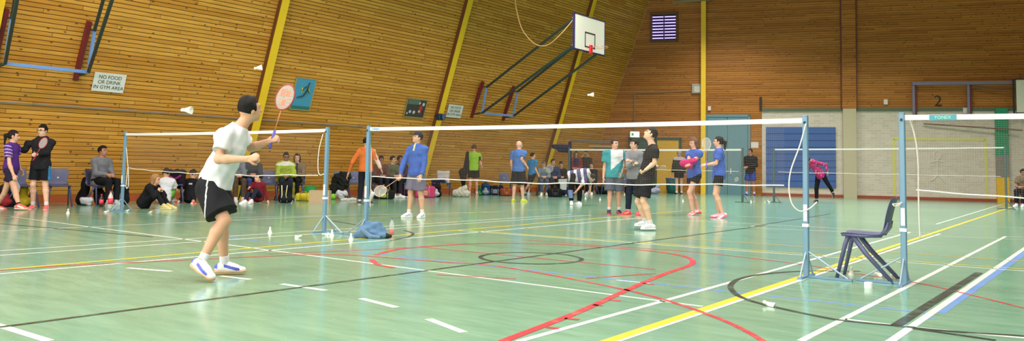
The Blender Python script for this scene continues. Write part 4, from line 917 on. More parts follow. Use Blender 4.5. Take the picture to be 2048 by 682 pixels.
    B.build('body', [skin(skinc), mat('dark eyes and brows', (40, 28, 24), .4), mat('lips', (176, 100, 92), .5)], h, e, fm_)
    # ---- hair
    hc, st = hair
    if st != 'bald':
        Hh_ = SDF(); Hh_.ball(hd+u*.022*hs-l*.012*hs, 0, s_, u, .02, (.084*hs, .103*hs, .110*hs)); hh = hd.copy()
        if st in ('long', 'bob'):
            ln = .30 if st == 'long' else .13
            for sg in (-1, 1): Hh_.cap(hd+s_*sg*.06-l*.02+u*.02, hd+s_*sg*.07-l*.03-u*ln*.8, .035, .03, k=.03)
            Hh_.cap(hd-l*.05, hd-l*.055-u*ln, .07, .055, s_, .6, .03)
        if st == 'pony':
            Hh_.cap(hd-l*.09+u*.03, hd-l*.14+u*.0, .025, .035, k=.015); Hh_.cap(hd-l*.14, hd-l*.135-u*.17, .035, .015, k=.02)
        if st == 'bun': Hh_.ball(hd-l*.12+u*.0, 0, s_, u, .02, (.05, .05, .05))
        frg = .052 if st == 'fringe' else .068
        def hsub(G, lng=st in ('long', 'bob')):
            D_ = G-hh; dl = D_@l; du = D_@u; a = np.minimum(dl-.028, frg*hs*.9-du)
            if not lng:
                nape = np.minimum(-.045-du+np.maximum(0, -dl)*.35, .2+0*dl) if st != 'pony' and st != 'bun' else np.minimum(-.06-du, dl+.085); a = np.maximum(a, nape); side = np.minimum(-.012-du, dl+.018); a = np.maximum(a, side)
            return a
        Hh_.subs.append(hsub); Hh_.fold = .006; Hh_.fs = 34
        Hh_.build('hair', mat('hair_%d_%d_%d' % hc, hc, .7, bump=.5, bscale=160, var=.2, spec=.25), h, e)
    if cap:
        C_ = SDF(); C_.ball(hd+u*.035-l*.012, 0, s_, u, .02, (.09*hs, .108*hs, .10*hs)); C_.cut(hd+u*.042, -u); C_.build('cap', cloth(cap), h, e)
        C2 = SDF(); C2.cap(hd+l*.07+u*.048, hd+l*.15+u*.035, .065, .05, s_, .14, .01); C2.build('cap_brim', cloth(cap), min(h, .008), e)
    if glasses:
        mb = MB()
        for sg in (-1, 1): c_ = hd+l*.094+s_*sg*.032+u*.008; mb.tube([c_+s_*.024*math.cos(t)+u*.017*math.sin(t) for t in np.linspace(0, 6.283, 15)], .0028, 5, cap=False); mb.tube([c_+s_*sg*.024, hd+s_*sg*.08+u*.01-l*.005], .0026, 5)
        mb.tube([hd+l*.098+s_*.009+u*.01, hd+l*.098-s_*.009+u*.01], .0028, 5); mb.build('glasses', plast((24, 24, 26), .3), e)
    # ---- top
    if shirt:
        T = SDF(); i = shirt.get('fit', .016)+fit; torso(T, i); hem = shirt.get('hem', .10)
        T.cap(ws, pc-U*hem*g, (.132*g+i)*shirt.get('wide', 1.), (.150*g+i)*shirt.get('wide', 1.), Sd, .80, .04, f1=True)
        sl = shirt.get('sleeve', 'short')
        for c in 'ab':
            S_, E_, W_ = J['s'+c], J['e'+c], J['w'+c]
            if sl == 'short': T.cap(S_, S_+(E_-S_)*.62, .046*g+i, .056*g+i, k=.035, f1=True)
            elif sl == 'long': T.cap(S_, E_, .046*g+i*.7, .040*g+i*.6, k=.035); T.cap(E_, E_+(W_-E_)*wr_long, .040*g+i*.6, .031*g+i*.45, k=.02, f1=True)
            elif sl == 'half': T.cap(S_, E_, .048*g+i, .050*g+i, k=.035); T.cap(E_, E_+(W_-E_)*.2, .050*g+i, .046*g+i, k=.02, f1=True)
        hp = pc-U*hem*g; hole = (.052 if not shirt.get('collar') else .047)*g+.004
        hmax = nk+U*.028*g
        T.subs.append(lambda G: np.minimum(hole-np.sqrt(np.maximum(((G-nk)**2).sum(-1)-((G-nk)@U)**2, 0)), (G-nk)@U+.035*g))
        T.cut(hmax if not shirt.get('collar') else nk+U*.055*g, nrm(U+fr*.15)*1.)
        if shirt.get('collar'): T.cap(nk-U*.02, nk+U*.06*g, .064*g, .062*g, k=.012)
        if not shirt.get('hood') is None: T.cap(nk-fr*.07*g+Sd*.07*g, nk-fr*.07*g-Sd*.07*g, .04*g, k=.03); T.cap(nk-fr*.09*g-U*.07*g, nk-fr*.075*g, .05*g, .035*g, k=.03)
        if pose == 'stand' or True:
            bott = [c_ for c_ in (hp,)]
        T.cut(hp-U*.004, -U) if pose == 'stand' else None
        T.fold = shirt.get('fold', .006); T.fs = shirt.get('fs', 26)
        cols = shirt['col'] if isinstance(shirt['col'], list) else [shirt['col']]
        pat = shirt.get('pat')
        pf = None
        if pat: pf = lambda G: pat(dict(J=J, U=U, S=Sd, f=fr, pc=pc, nk=nk, g=g, x=(G-nk)@Sd, z=(G-nk)@U, y=(G-nk)@fr), G)
        T.build(shirt.get('name', 'shirt'), [cloth(c_) for c_ in cols], h, e, pf)
    # ---- legs
    if legs:
        L_ = SDF(); kd = legs.get('kind', 'shorts'); i = legs.get('fit', .014)
        L_.cap(pc-Hh*.045*g, pc+Hh*.045*g, .110*g+i, k=.04); L_.cap(pc, pc+U*.11*g, .142*g+i*.3, .132*g+i*.3, Sd, .76, .04, f1=True)
        for c in 'ab':
            h_, K_, N_ = J['h'+c], J['k'+c], J['n'+c]
            if kd in ('shorts', 'skirt'): fr_ = legs.get('len', .72); L_.cap(h_+(K_-h_)*.05, h_+(K_-h_)*fr_, .090*g+i, .082*g+i*legs.get('flare', 1.6), k=.025, f1=True)
            else: L_.cap(h_, K_, .089*g+i*.7, .062*g+i*.7, k=.025); L_.cap(K_, K_+(N_-K_)*.88, .062*g+i*.7, .046*g+i, k=.02, f1=True)
        if kd == 'skirt': L_.cap(pc, pc+((J['ka']+J['kb'])/2-pc)*.5, .15*g, .17*g, Sd, .8, .03, f1=True)
        L_.fold = .006; L_.fs = 22
        pat = legs.get('pat'); cols = legs['col'] if isinstance(legs['col'], list) else [legs['col']]
        pf = (lambda G: pat(dict(J=J, U=U, S=Sd, f=fr, pc=pc, nk=nk, g=g, x=(G-pc)@Sd, z=(G-pc)@U, y=(G-pc)@fr), G)) if pat else None
        L_.build({'shorts': 'shorts', 'skirt': 'skirt'}.get(kd, 'trousers'), [cloth(c_) for c_ in cols], h, e, pf)
    # ---- socks and shoes
    for c in 'ab':
        N_, K_, t = J['n'+c], J['k'+c], nrm(J['t'+c]); zz = np.array((0, 0, 1.)); fu = nrm(zz-t*(zz@t)); sd = np.cross(t, fu)
        if socks is not None: SDF().cap(N_-fu*.02, N_+(K_-N_)*.20, .041*g, .043*g, k=.01, f1=True).build('sock', cloth(socks), min(h, .009), e)
        if shoes:
            hsz = .0048 if ppm > 180 else (.0062 if ppm > 85 else .008); s = SDF()
            s.cap(N_-t*.048-fu*.036, N_+t*.07-fu*.044, .039, .044, sd, .95, .02); s.cap(N_+t*.05-fu*.046, N_+t*.150-fu*.054, .046, .037, sd, .72, .025); s.cap(N_-fu*.03-t*.008, N_+fu*.012-t*.008, .043, .041, k=.02); s.cap(N_+t*.01, N_+t*.10-fu*.034, .034, .032, sd, .8, .02)
            s.cut(N_-fu*.066, -fu); s.cut(N_+fu*.020, nrm(fu-t*.3)); N0 = N_
            def sm(G, N0=N0, fu=fu, t=t, sd=sd):
                mi = np.zeros(len(G), np.int32); a = (G-N0)@fu; b = (G-N0)@t
                if len(shoes) > 2: mi[(np.abs((G-N0)@sd) > .022) & (b > .0) & (b < .135) & (np.abs(a+.015+b*.28) < .013)] = 1; mi[(b < -.055) & (a > -.04)] = 1
                return mi
            so = s.build('shoe', [plast(shoes[0], .5)]+([plast(shoes[2], .5)] if len(shoes) > 2 else []), hsz, e, sm)
            q_ = SDF(); q_.cap(N_-t*.045-fu*.066, N_+t*.05-fu*.068, .043, .043, sd, .9, .02); q_.cap(N_+t*.04-fu*.067, N_+t*.150-fu*.066, .047, .041, sd, .9, .02); q_.cut(N_-fu*.058, fu); q_.cut(N_-fu*.080, -fu); q_.build('sole', [plast(shoes[1], .5)], hsz, so)
            if ppm > 85:
                mb = MB()
                for i_ in range(4):
                    c0 = N_+t*(.045+.018*i_)-fu*(.004+.010*i_); mb.tube([c0+sd*.024-fu*.004, c0+fu*.008, c0-sd*.024-fu*.004], .003, 5)
                mb.build('laces', cloth((236, 236, 238)), so)
    W = lambda p: np.array((q[0], q[1], 0))+RH*p[0]+AH*p[1]+np.array((0, 0, p[2]))
    return dict(e=e, J=J, W=W, q=q, dep=dep, lc=lc, f=f, r=r)

def racket(label, hand, head, normal, frame_c=(210, 80, 80), shaft_c=(200, 120, 90), grip_c=(90, 80, 170), string=(232, 226, 220), L=.67, hw=.1, hl=.125, logo=False):
    """hand, head: world points of grip middle and head centre; built at true size from the hand towards the head"""
    normal = RH*normal[0]+AH*normal[1]+UZ*normal[2]; hand = np.array(hand); d = nrm(np.array(head)-hand); n = np.array(normal, float); n = nrm(n-d*(n@d)); s = np.cross(d, n)
    butt = hand-d*.08; e = empty('badminton_racket', butt, 0, label, 'racket', 'badminton rackets'); o = butt; C = d*(L-hl)
    MB().tube([d*0, d*.03, d*.17], [.015, .0135, .0125], 8).build('grip', plast(grip_c, .7), e, True); MB().tube([d*.17, d*(L-2*hl+.0)], .0042, 6).build('shaft', plast(shaft_c, .3), e, True)
    MB().tube([C+s*hw*math.cos(t)+d*hl*math.sin(t) for t in np.linspace(0, 2*math.pi, 33)], .0062, 6, cap=False).build('frame', plast(frame_c, .3), e, True)
    mb = MB(); k = 11
    for i in range(-k+1, k):
        w = hw*i/k; x = hl*math.sqrt(max(0, 1-(i/k)**2)); mb.bar(C+s*w-d*x, C+s*w+d*x, .0016, upv=n); w = hl*i/k; x = hw*math.sqrt(max(0, 1-(i/k)**2)); mb.bar(C+d*w-s*x, C+d*w+s*x, .0016, upv=n)
    st = mb.build('strings', mat('pale racket strings', string, .5), e)
    if logo:
        for (a_, b_, w_) in ((-.35, .35, .26), (.3, .3, .22), (0, -.45, .24)): MB().box(C+s*hw*a_+d*hl*b_, (hw*w_*2, .0035, hl*w_*2), (s, n, d)).build('string_mark', plast((226, 120, 96), .6), st)
    return e
Z3 = lambda a, b: np.array(a)
WHT = (226, 230, 234); BLK = (34, 34, 38)
# --- 7 main player
def side_stripe(d, G):
    mi = np.zeros(len(G), np.int32); x = d['x']; y = d['y']; mi[(np.abs(y) < .006) & (np.abs(x) > .05)] = 1; return mi
pm = person('man in white t-shirt and black shorts in front, racket raised, seen from behind', (432, 556), 100, H=1.70, look=(112, 8), ov=dict(head=(500, 219, .05), neck=(477, 256, .03), sa=(449, 274, -.14), ea=(437, 319, -.22), wa=(494, 318, -.24), sb=(482, 272, .2), eb=(503, 296, .26), wb=(536, 283, .22),
    ha=(417, 376, -.05), hb=(434, 376, .13), ka=(449, 441, -.12), na=(403, 523, -.22), kb=(446, 444, .14), nb=(449, 527, .22), ta=(.86, -.38, -.42), tb=(.95, .22, 0)),
    shirt=dict(col=[(226, 229, 234)], fit=.026, hem=-.045, fold=.011, fs=26, name='t_shirt'), legs=dict(col=[(30, 32, 36), (210, 212, 214)], len=.80, flare=2.6, fit=.022, pat=lambda d, G: ((np.abs((G-d['J']['ha'])@np.array((.9, .2, 0))+.0) < .006) & ((G-d['pc'])@np.array((0, -1, 0)) > .05)).astype(np.int32)),
    shoes=((222, 224, 222), (200, 160, 120), (80, 90, 200)), socks=(236, 238, 242), fist='ab', vox=.0068, hand=dict(a=(.95, .1, .25), b=(.8, 0, .35)))
hw_ = DP(544, 280, pm['dep']+.22); racket('racket with red lettering held up by the man in white t-shirt', hw_, DP(568, 200, pm['dep']+.30), (-.3, -1, .1), frame_c=(150, 40, 50), shaft_c=(206, 130, 80), grip_c=(86, 84, 176), hw=.095, hl=.125, L=.62, logo=True)
# --- 29 black shirt player
p29 = person('man in black t-shirt looking up, hands apart, white shoes', (1297, 460), -78, H=1.72, look=(-80, 32), skinc=(222, 178, 148), ov=dict(head=(1301, 269, 0), neck=(1306, 291, 0), sb=(1309, 302, -.17), eb=(1309, 326, -.2), wb=(1291, 340, -.28), sa=(1300, 302, .17), ea=(1306, 328, .25), wa=(1316, 336, .12),
    hb=(1291, 362, -.08), ha=(1290, 362, .1), kb=(1287, 402, -.14), nb=(1302, 449, -.12), ka=(1276, 403, .12), na=(1291, 443, .16), tb=(-.95, -.3, 0), ta=(-.95, .1, 0)),
    shirt=dict(col=(30, 31, 35), fit=.02, fold=.008), legs=dict(col=[(36, 37, 42), (190, 190, 195)], len=.82, flare=2.2), shoes=((232, 234, 238), (240, 240, 242), (190, 196, 205)), fist='b', hand=dict(a=(.9, -.2, .2)), hair=((26, 22, 20), 'fringe'), vox=.008)
# --- 17 blue jacket, cap
p17 = person('man in blue windbreaker and navy cap holding a lowered racket', (831, 435), -38, top=(824, 262), look=(-55, 14), skinc=(206, 160, 130), ov=dict(wa=(800, 352, -.12), ea=(808, 325, 0), wb=(842, 351, -.26), eb=(849, 326, -.12)), cap=(34, 36, 66),
    shirt=dict(col=[(58, 102, 200), (226, 220, 150)], sleeve='long', fit=.03, hem=.08, collar=True, fold=.010, name='jacket', pat=lambda d, G: ((np.abs(d['x']) < .018) & (d['y'] > .03) & (d['z'] > -.10)).astype(np.int32)), legs=dict(col=(122, 118, 140), len=.85, flare=2.2, fit=.02), shoes=((232, 230, 234), (240, 240, 240), (170, 170, 180)), fist='a')
racket('pale pink racket hanging low in the hand of man in blue windbreaker', DP(799, 356, p17['dep']-.12), DP(768, 377, p17['dep']-.3), (.2, -1, .3), frame_c=(214, 180, 176), shaft_c=(226, 190, 180), grip_c=(210, 120, 100), string=(226, 200, 196))
# --- 13 orange
p13 = person('person in orange hooded jacket and black cap walking away', (729, 409), 168, top=(724, 275), look=(150, 0), cap=(30, 28, 32), ov=dict(wa=(762, 338, .05), ea=(752, 316, .02), wb=(696, 349, .0), eb=(705, 325, -.05)),
    shirt=dict(col=[(236, 118, 48), (238, 214, 200)], sleeve='long', fit=.03, hood=1, fold=.009, name='jacket', hem=.06, pat=lambda d, G: ((np.abs(d['x']) > .19) & (np.abs(d['y']) < .022)).astype(np.int32)), legs=dict(col=(30, 32, 44), kind='trousers'), shoes=((60, 60, 70), (200, 200, 200)))
# --- left pair
person('person with ponytail in purple top walking at the left edge', (17, 419), 62, top=(19, 260), look=(80, -4), sex='f', skinc=(214, 164, 136), hair=((30, 24, 22), 'pony'), ov=dict(ea=(19, 328, -.24), wa=(27, 350, -.24), ka=(32, 385, -.1), na=(38, 410, -.15), kb=(8, 388, .1), nb=(-6, 412, .15)),
    shirt=dict(col=[(92, 44, 150), (196, 176, 226)], fit=.022, hem=.12, pat=lambda d, G: ((np.sin(d['z']*90+d['x']*30) > .6) & (np.abs(d['x']) > .15) & (d['z'] < -.02) & (d['z'] > -.3)).astype(np.int32)), legs=dict(col=(50, 40, 72), len=.5), shoes=((226, 110, 90), (230, 200, 190), (240, 220, 220)), socks=(40, 40, 50))
p2 = person('man in black jacket and glasses pointing left, blue striped shorts', (76, 418), -18, top=(72, 248), look=(-40, -5), skinc=(224, 176, 150), glasses=True, ov=dict(ea=(50, 300, -.05), wa=(34, 299, -.1), sa=(58, 288, 0), eb=(95, 305, -.05), wb=(73, 309, -.28), na=(66, 411, .05), nb=(93, 412, 0)),
    shirt=dict(col=(36, 34, 40), sleeve='long', fit=.03, fold=.009, collar=True, name='jacket'), legs=dict(col=[(24, 26, 32), (50, 140, 210)], len=.75, pat=lambda d, G: ((d['x']*0+np.abs((G-d['pc'])@d['S']) > .165)).astype(np.int32)), shoes=((236, 104, 100), (230, 230, 226), (240, 170, 160)), socks=(238, 236, 236), fist='b')
# --- 3 grey hoodie seated
p3 = person('man in grey hoodie sitting by the wall on a chair', (196, 404), 38, H=1.74, pose='chair', lean=.08, look=(48, 2), skinc=(176, 120, 96), shirt=dict(col=[(128, 130, 140)], sleeve='long', fit=.03, hood=1, name='hoodie', fold=.01), legs=dict(col=(26, 25, 30), kind='trousers'), shoes=((190, 186, 196), (220, 220, 220)))
# --- 4,5,6 floor sitters
person('person with blond hair and black coat crouching on the floor', (288, 417), 60, H=1.38, pose='floor', lean=.55, look=(70, -8), sex='f', skinc=(214, 160, 132), hair=((158, 118, 76), 'bob'), shirt=dict(col=(24, 24, 28), sleeve='long', fit=.04, fold=.012, name='coat'), legs=dict(col=(24, 24, 30), kind='trousers'), shoes=((200, 190, 120), (220, 210, 160)))
person('boy in white t-shirt and green shorts sitting on floor, back turned', (327, 408), 165, H=1.55, pose='floor', lean=.2, look=(150, -10), shirt=dict(col=(226, 228, 236), fit=.025, hem=.08, fold=.01), legs=dict(col=(120, 200, 60), len=.8), hair=((26, 22, 22), 'short'))
person('person in black printed t-shirt sitting on floor, orange shoes', (378, 406), 140, H=1.48, pose='floor', lean=.2, look=(110, -15), ov=dict(na=(352, 405, -.2), nb=(386, 405, -.25)), shirt=dict(col=[(26, 26, 32), (200, 200, 205)], fit=.025, pat=lambda d, G: ((np.abs(d['x']+.05) < .04) & (np.abs(d['z']+.12) < .02) & (d['y'] < 0)).astype(np.int32)), legs=dict(col=(26, 28, 36), kind='trousers'), shoes=((232, 66, 44), (236, 230, 226), (240, 200, 190)))
# --- 8..12
person('man in dark jacket leaning forward behind the player, blue jeans', (498, 398), 12, H=1.74, pose='chair', lean=.5, look=(25, -25), skinc=(170, 120, 96), shirt=dict(col=[(64, 68, 80), (150, 210, 70)], sleeve='long', fit=.03, name='jacket', pat=lambda d, G: ((d['x'] < -.12) & (np.abs(d['z']+.16) < .03)).astype(np.int32)), legs=dict(col=(62, 70, 130), kind='trousers'), shoes=((200, 40, 50), (230, 226, 224), (230, 200, 200)))
person('child in dark red jumper sitting on the floor leaning on one arm', (516, 406), -30, H=1.28, pose='floor', lean=.05, look=(-50, 5), skinc=(220, 168, 140), ov=dict(eb=(531, 385, 0), wb=(536, 401, -.05), ka=(497, 388, -.3), na=(490, 402, -.5)), shirt=dict(col=(138, 28, 44), sleeve='long', fit=.025, name='jumper'), legs=dict(col=(34, 38, 62), kind='trousers'), hair=((26, 22, 24), 'short'))
person('man in lime green jacket and glasses sitting on a chair', (568, 398), 5, H=1.72, pose='chair', lean=.25, look=(10, -12), skinc=(150, 104, 84), glasses=True, shirt=dict(col=[(178, 206, 44), (236, 238, 220)], sleeve='long', fit=.04, fold=.012, collar=True, name='jacket', pat=lambda d, G: ((d['y'] > .05) & (d['z'] > -.06)).astype(np.int32)), legs=dict(col=(36, 42, 60), kind='trousers'))
person('person with long dark hair in tan coat sitting beside lime jacket', (592, 397), -12, H=1.62, pose='chair', lean=.1, look=(-5, 0), sex='f', skinc=(216, 168, 148), hair=((36, 28, 26), 'long'), shirt=dict(col=[(134, 112, 86), (60, 54, 60)], sleeve='long', fit=.035, name='coat', pat=lambda d, G: ((np.abs(d['x']) < .05) & (d['y'] > .03)).astype(np.int32)), legs=dict(col=(22, 22, 28), kind='trousers'))
person('person in grey top partly hidden behind the white shirted player', (466, 398), 20, H=1.66, pose='chair', lean=.2, look=(10, -10), shirt=dict(col=(120, 128, 146), sleeve='long', fit=.03, name='hoodie'), legs=dict(col=(90, 70, 50), kind='trousers'), shoes=((220, 200, 200), (230, 230, 230)))
# --- 14-16 seated behind
person('man in rusty checked shirt sitting behind person in orange', (757, 392), 20, H=1.68, pose='chair', lean=.25, look=(20, -15), skinc=(150, 104, 84), shirt=dict(col=[(120, 62, 52), (84, 44, 44)], sleeve='long', pat=lambda d, G: ((np.sin(d['x']*120) > 0) ^ (np.sin(d['z']*120) > 0)).astype(np.int32)), legs=dict(col=(34, 34, 44), kind='trousers'))
person('man in olive top sitting left of the blue windbreaker', (780, 391), 30, H=1.70, pose='chair', lean=.2, look=(60, -5), skinc=(196, 146, 118), shirt=dict(col=(96, 102, 74), sleeve='long', fit=.03), legs=dict(col=(40, 38, 46), kind='trousers'))
person('man in dark purple top sitting half hidden by the blue windbreaker', (800, 390), -20, H=1.74, pose='chair', lean=.1, look=(60, 0), skinc=(140, 96, 80), shirt=dict(col=(50, 36, 60), sleeve='long', fit=.03), legs=dict(col=(34, 34, 40), kind='trousers'))
# --- 18 lime shirt
p18 = person('man in lime green t-shirt standing with his back turned', (946, 392), 178, top=(944, 288), skinc=(196, 134, 112), ov=dict(wa=(963, 331, -.05)), shirt=dict(col=[(150, 206, 40), (40, 44, 40)], fit=.025, hem=.06, pat=lambda d, G: ((np.abs(d['x']) > .165) & (d['z'] < -.12) & (np.abs(d['x']) < .24)).astype(np.int32)), legs=dict(col=(24, 24, 30), len=.7), shoes=((214, 90, 60), (220, 214, 200), (240, 150, 120)), hair=((70, 52, 40), 'short'))
# --- 19 bald
person('bald man in blue t-shirt, yellow shoes, seen from behind', (1036, 404), 150, top=(1032, 280), look=(120, 3), skinc=(222, 166, 146), hair=((150, 120, 104), 'bald'), ov=dict(wa=(1053, 332, -.05), ea=(1043, 318, -.15)), shirt=dict(col=(70, 122, 206), fit=.032, hem=.06), legs=dict(col=(30, 32, 38), len=.98, flare=2.4, fit=.022), shoes=((218, 214, 40), (226, 220, 90), (190, 190, 60)), socks=(210, 206, 180))
person('boy in bright blue t-shirt walking beside the bald man', (1064, 391), 140, top=(1063, 305), look=(110, 0), skinc=(214, 162, 134), ov=dict(ea=(1071, 338, -.1), wa=(1076, 348, -.15), ka=(1056, 372, -.1), na=(1049, 383, .1)), shirt=dict(col=(44, 140, 210), fit=.022), legs=dict(col=(30, 30, 38), len=.8), shoes=((200, 200, 206), (230, 230, 230)))
# --- seated behind
person('man in navy jacket sitting with paper on his lap', (1104, 391), 15, H=1.78, pose='chair', lean=.15, look=(25, 0), skinc=(196, 140, 118), shirt=dict(col=(34, 58, 100), sleeve='long', fit=.04, name='jacket'), legs=dict(col=(26, 26, 32), kind='trousers'))
person('person in pale denim jacket sitting beside the boy in blue', (1086, 391), 5, H=1.62, pose='chair', lean=.3, look=(-20, -25), skinc=(206, 156, 132), hair=((90, 80, 74), 'short'), shirt=dict(col=(118, 142, 154), sleeve='long', fit=.035, name='jacket'), legs=dict(col=(80, 96, 130), kind='trousers'))
person('person in black coat sitting right of the navy jacket', (1120, 390), 10, H=1.58, pose='chair', lean=.2, look=(0, -15), shirt=dict(col=(28, 26, 30), sleeve='long', fit=.035, name='coat'), legs=dict(col=(26, 26, 30), kind='trousers'))
person('person in dark clothes sitting behind the bending person', (1184, 390), -15, H=1.6, pose='chair', lean=.25, look=(-10, -10), shirt=dict(col=(26, 26, 32), sleeve='long', fit=.035, name='coat'), legs=dict(col=(24, 24, 28), kind='trousers'))
# --- 24 bending
def hoops_(d, G): return ((np.sin(d['z']*34+1.0) > .25)).astype(np.int32)
p24 = person('person in purple and white striped top bending down to the floor', (1151, 410), 112, H=1.72, skinc=(206, 156, 132), look=(110, -60), ov=dict(head=(1184, 356, -.1), neck=(1178, 347, -.08), sa=(1175, 344, -.2), sb=(1177, 345, .12), ea=(1167, 365, -.25), wa=(1155, 380, -.3), eb=(1180, 366, .1), wb=(1180, 384, .1), ha=(1147, 352, -.08), hb=(1150, 353, .1), ka=(1141, 380, -.05), na=(1143, 404, -.1), kb=(1160, 382, .15), nb=(1158, 405, .1), ta=(-.1, -1, 0), tb=(-.9, .1, 0)),
    shirt=dict(col=[(88, 84, 128), (222, 222, 232)], fit=.03, fold=.01, pat=hoops_, sleeve='half', hem=.16), legs=dict(col=[(26, 26, 32), (120, 140, 200)], kind='trousers', pat=lambda d, G: (((G-d['J']['ka'])@np.array((0, 0, 1)) < .0)&(np.abs((G-d['J']['ka'])@np.array((1, 0, 0))) < .07)&((G-d['J']['ka'])@np.array((0, 0, 1)) > -.22)).astype(np.int32)), shoes=((228, 230, 234), (240, 240, 240)), hair=((24, 22, 24), 'short'))
person('person with dark hair in red and navy top behind the far net', (1151, 386), 8, top=(1151, 302), sex='f', look=(5, -5), hair=((26, 20, 22), 'long'), ov=dict(wa=(1147, 338, -.25), wb=(1156, 338, -.25)), shirt=dict(col=[(44, 36, 84), (170, 24, 48)], sleeve='long', fit=.03, pat=lambda d, G: ((np.abs(d['x']) > .12) | (d['z'] < -.32)).astype(np.int32)), legs=dict(col=(26, 26, 34), kind='trousers'))
person('person in black top lifting a hand to the face by the far net', (1171, 386), -10, top=(1171, 301), look=(0, -10), ov=dict(wa=(1167, 309, -.12), ea=(1160, 322, -.12), wb=(1177, 312, -.12), eb=(1182, 324, -.1)), hair=((30, 24, 24), 'short'), shirt=dict(col=(28, 26, 30), sleeve='long', fit=.03), legs=dict(col=(26, 26, 30), kind='trousers'))
# --- 27, 28
def tealp(d, G):
    x, z, y = d['x'], d['z'], d['y']; xr = x*1.; return ((z > -.30-.9*(xr-.05)*(-1 if False else 1)*(-1)) & (xr > -.10) & (y > -.02) & (xr < .17)).astype(np.int32)
person('heavy man in teal and white polo shirt, grey shorts, pink shoes', (1228, 428), 8, top=(1229, 276), look=(40, 0), skinc=(206, 156, 132), fit=.012, ov=dict(wa=(1207, 356, -.05), ea=(1209, 334, 0), wb=(1243, 346, -.1), eb=(1247, 326, 0)), shirt=dict(col=[(48, 158, 168), (226, 228, 234)], fit=.034, wide=1.08, hem=.08, pat=tealp, fold=.009, name='polo_shirt'),
    legs=dict(col=(92, 98, 116), len=.9, fit=.03, flare=1.8), shoes=((40, 24, 34), (246, 80, 120), (246, 90, 126)), socks=(226, 226, 230), hair=((40, 32, 28), 'short'))
person('man in grey sweatshirt with folded arms talking to teal shirt man', (1268, 430), -38, top=(1269, 277), look=(-62, 0), skinc=(206, 160, 134), ov=dict(ea=(1256, 332, -.12), wa=(1266, 328, -.26), eb=(1283, 330, -.12), wb=(1262, 322, -.3)), shirt=dict(col=(136, 138, 148), sleeve='long', fit=.03, name='sweatshirt', fold=.009), legs=dict(col=(32, 38, 58), kind='trousers'), shoes=((226, 60, 70), (236, 90, 90), (246, 150, 150)))
# --- 30-32
person('person in black with pale scarf walking by the yellow door', (1358, 390), -160, top=(1361, 300), look=(-130, -5), sex='f', skinc=(206, 160, 140), hair=((150, 130, 124), 'bob'), shirt=dict(col=[(28, 26, 30), (184, 168, 170)], sleeve='long', fit=.035, pat=lambda d, G: (d['z'] > -.10).astype(np.int32), name='jacket'), legs=dict(col=(24, 24, 28), kind='skirt', len=.55), shoes=((40, 40, 44), (230, 230, 230)))
person('brown haired woman in blue t-shirt holding a pink bag', (1388, 430), -48, top=(1387, 274), look=(-60, -10), sex='f', skinc=(214, 160, 138), hair=((104, 74, 56), 'bob'), step=.3, ov=dict(wa=(1377, 325, -.3), ea=(1378, 318, -.1), eb=(1397, 314, -.12), wb=(1379, 326, -.32), ka=(1384, 388, .1), na=(1396, 420, .12), kb=(1379, 385, -.1), nb=(1386, 425, -.12)), shirt=dict(col=(66, 104, 206), fit=.022, hem=.10, name='t_shirt'), legs=dict(col=(24, 26, 32), len=.42), shoes=((222, 130, 134), (206, 50, 70), (240, 224, 224)), socks=None)
person('woman with black ponytail in blue t-shirt walking left', (1438, 436), -88, top=(1437, 271), look=(-95, 0), sex='f', skinc=(218, 166, 142), hair=((28, 22, 24), 'pony'), ov=dict(wb=(1415, 329, -.22), eb=(1432, 327, -.2), wa=(1440, 338, .12), ka=(1433, 390, .08), na=(1438, 428, .1), kb=(1431, 388, -.08), nb=(1445, 428, -.12), ta=(-1, 0, 0), tb=(-.9, -.1, -.4)), shirt=dict(col=[(66, 104, 210), (196, 208, 236)], fit=.026, hem=.10, name='t_shirt', pat=lambda d, G: ((np.abs(d['x']) < .05) & (np.abs(d['z']+.08) < .02) & (d['y'] < -.02)).astype(np.int32)), legs=dict(col=(24, 26, 32), len=.5), shoes=((228, 160, 176), (240, 90, 140), (240, 232, 236)), socks=None)
person('man in black jacket and blue shorts by the far net post', (1501, 392), -25, top=(1501, 296), look=(-45, -5), skinc=(176, 120, 100), ov=dict(wb=(1494, 334, -.25), wa=(1487, 337, -.2)), shirt=dict(col=(28, 27, 32), sleeve='long', fit=.035, name='jacket'), legs=dict(col=(38, 70, 190), len=.85), shoes=((50, 50, 140), (220, 190, 200)))
# --- 34 pink
person('person in pink top leaning over on one leg by the blue wall panel', (1633, 405), -100, H=1.68, look=(-110, -30), sex='f', hair=((30, 24, 26), 'bun'), ov=dict(head=(1612, 322, 0), neck=(1622, 322, 0), sa=(1625, 322, .12), sb=(1624, 323, -.12), ea=(1616, 338, .1), wa=(1612, 350, .1), eb=(1652, 330, -.15), wb=(1655, 343, -.15), ha=(1637, 350, .07), hb=(1645, 349, -.07), ka=(1633, 377, .05), na=(1633, 400, .03), kb=(1655, 366, -.1), nb=(1667, 386, -.1), ta=(-.7, -.6, 0), tb=(.3, -.1, -.9)), shirt=dict(col=[(206, 38, 122), (232, 130, 176)], sleeve='long', fit=.028, pat=lambda d, G: (np.sin((G*31).sum(-1))+np.sin(G[:, 0]*77) > 1.4).astype(np.int32)), legs=dict(col=(22, 22, 28), kind='trousers', fit=.012), shoes=((60, 50, 56), (160, 140, 150)))
person('man in olive shirt sitting on a chair at the right edge', (2050, 417), -20, H=1.66, pose='chair', lean=.1, look=(40, -10), skinc=(160, 112, 90), dz=1.2, shirt=dict(col=(124, 108, 82), sleeve='short', fit=.03), legs=dict(col=(30, 28, 32), kind='trousers'))
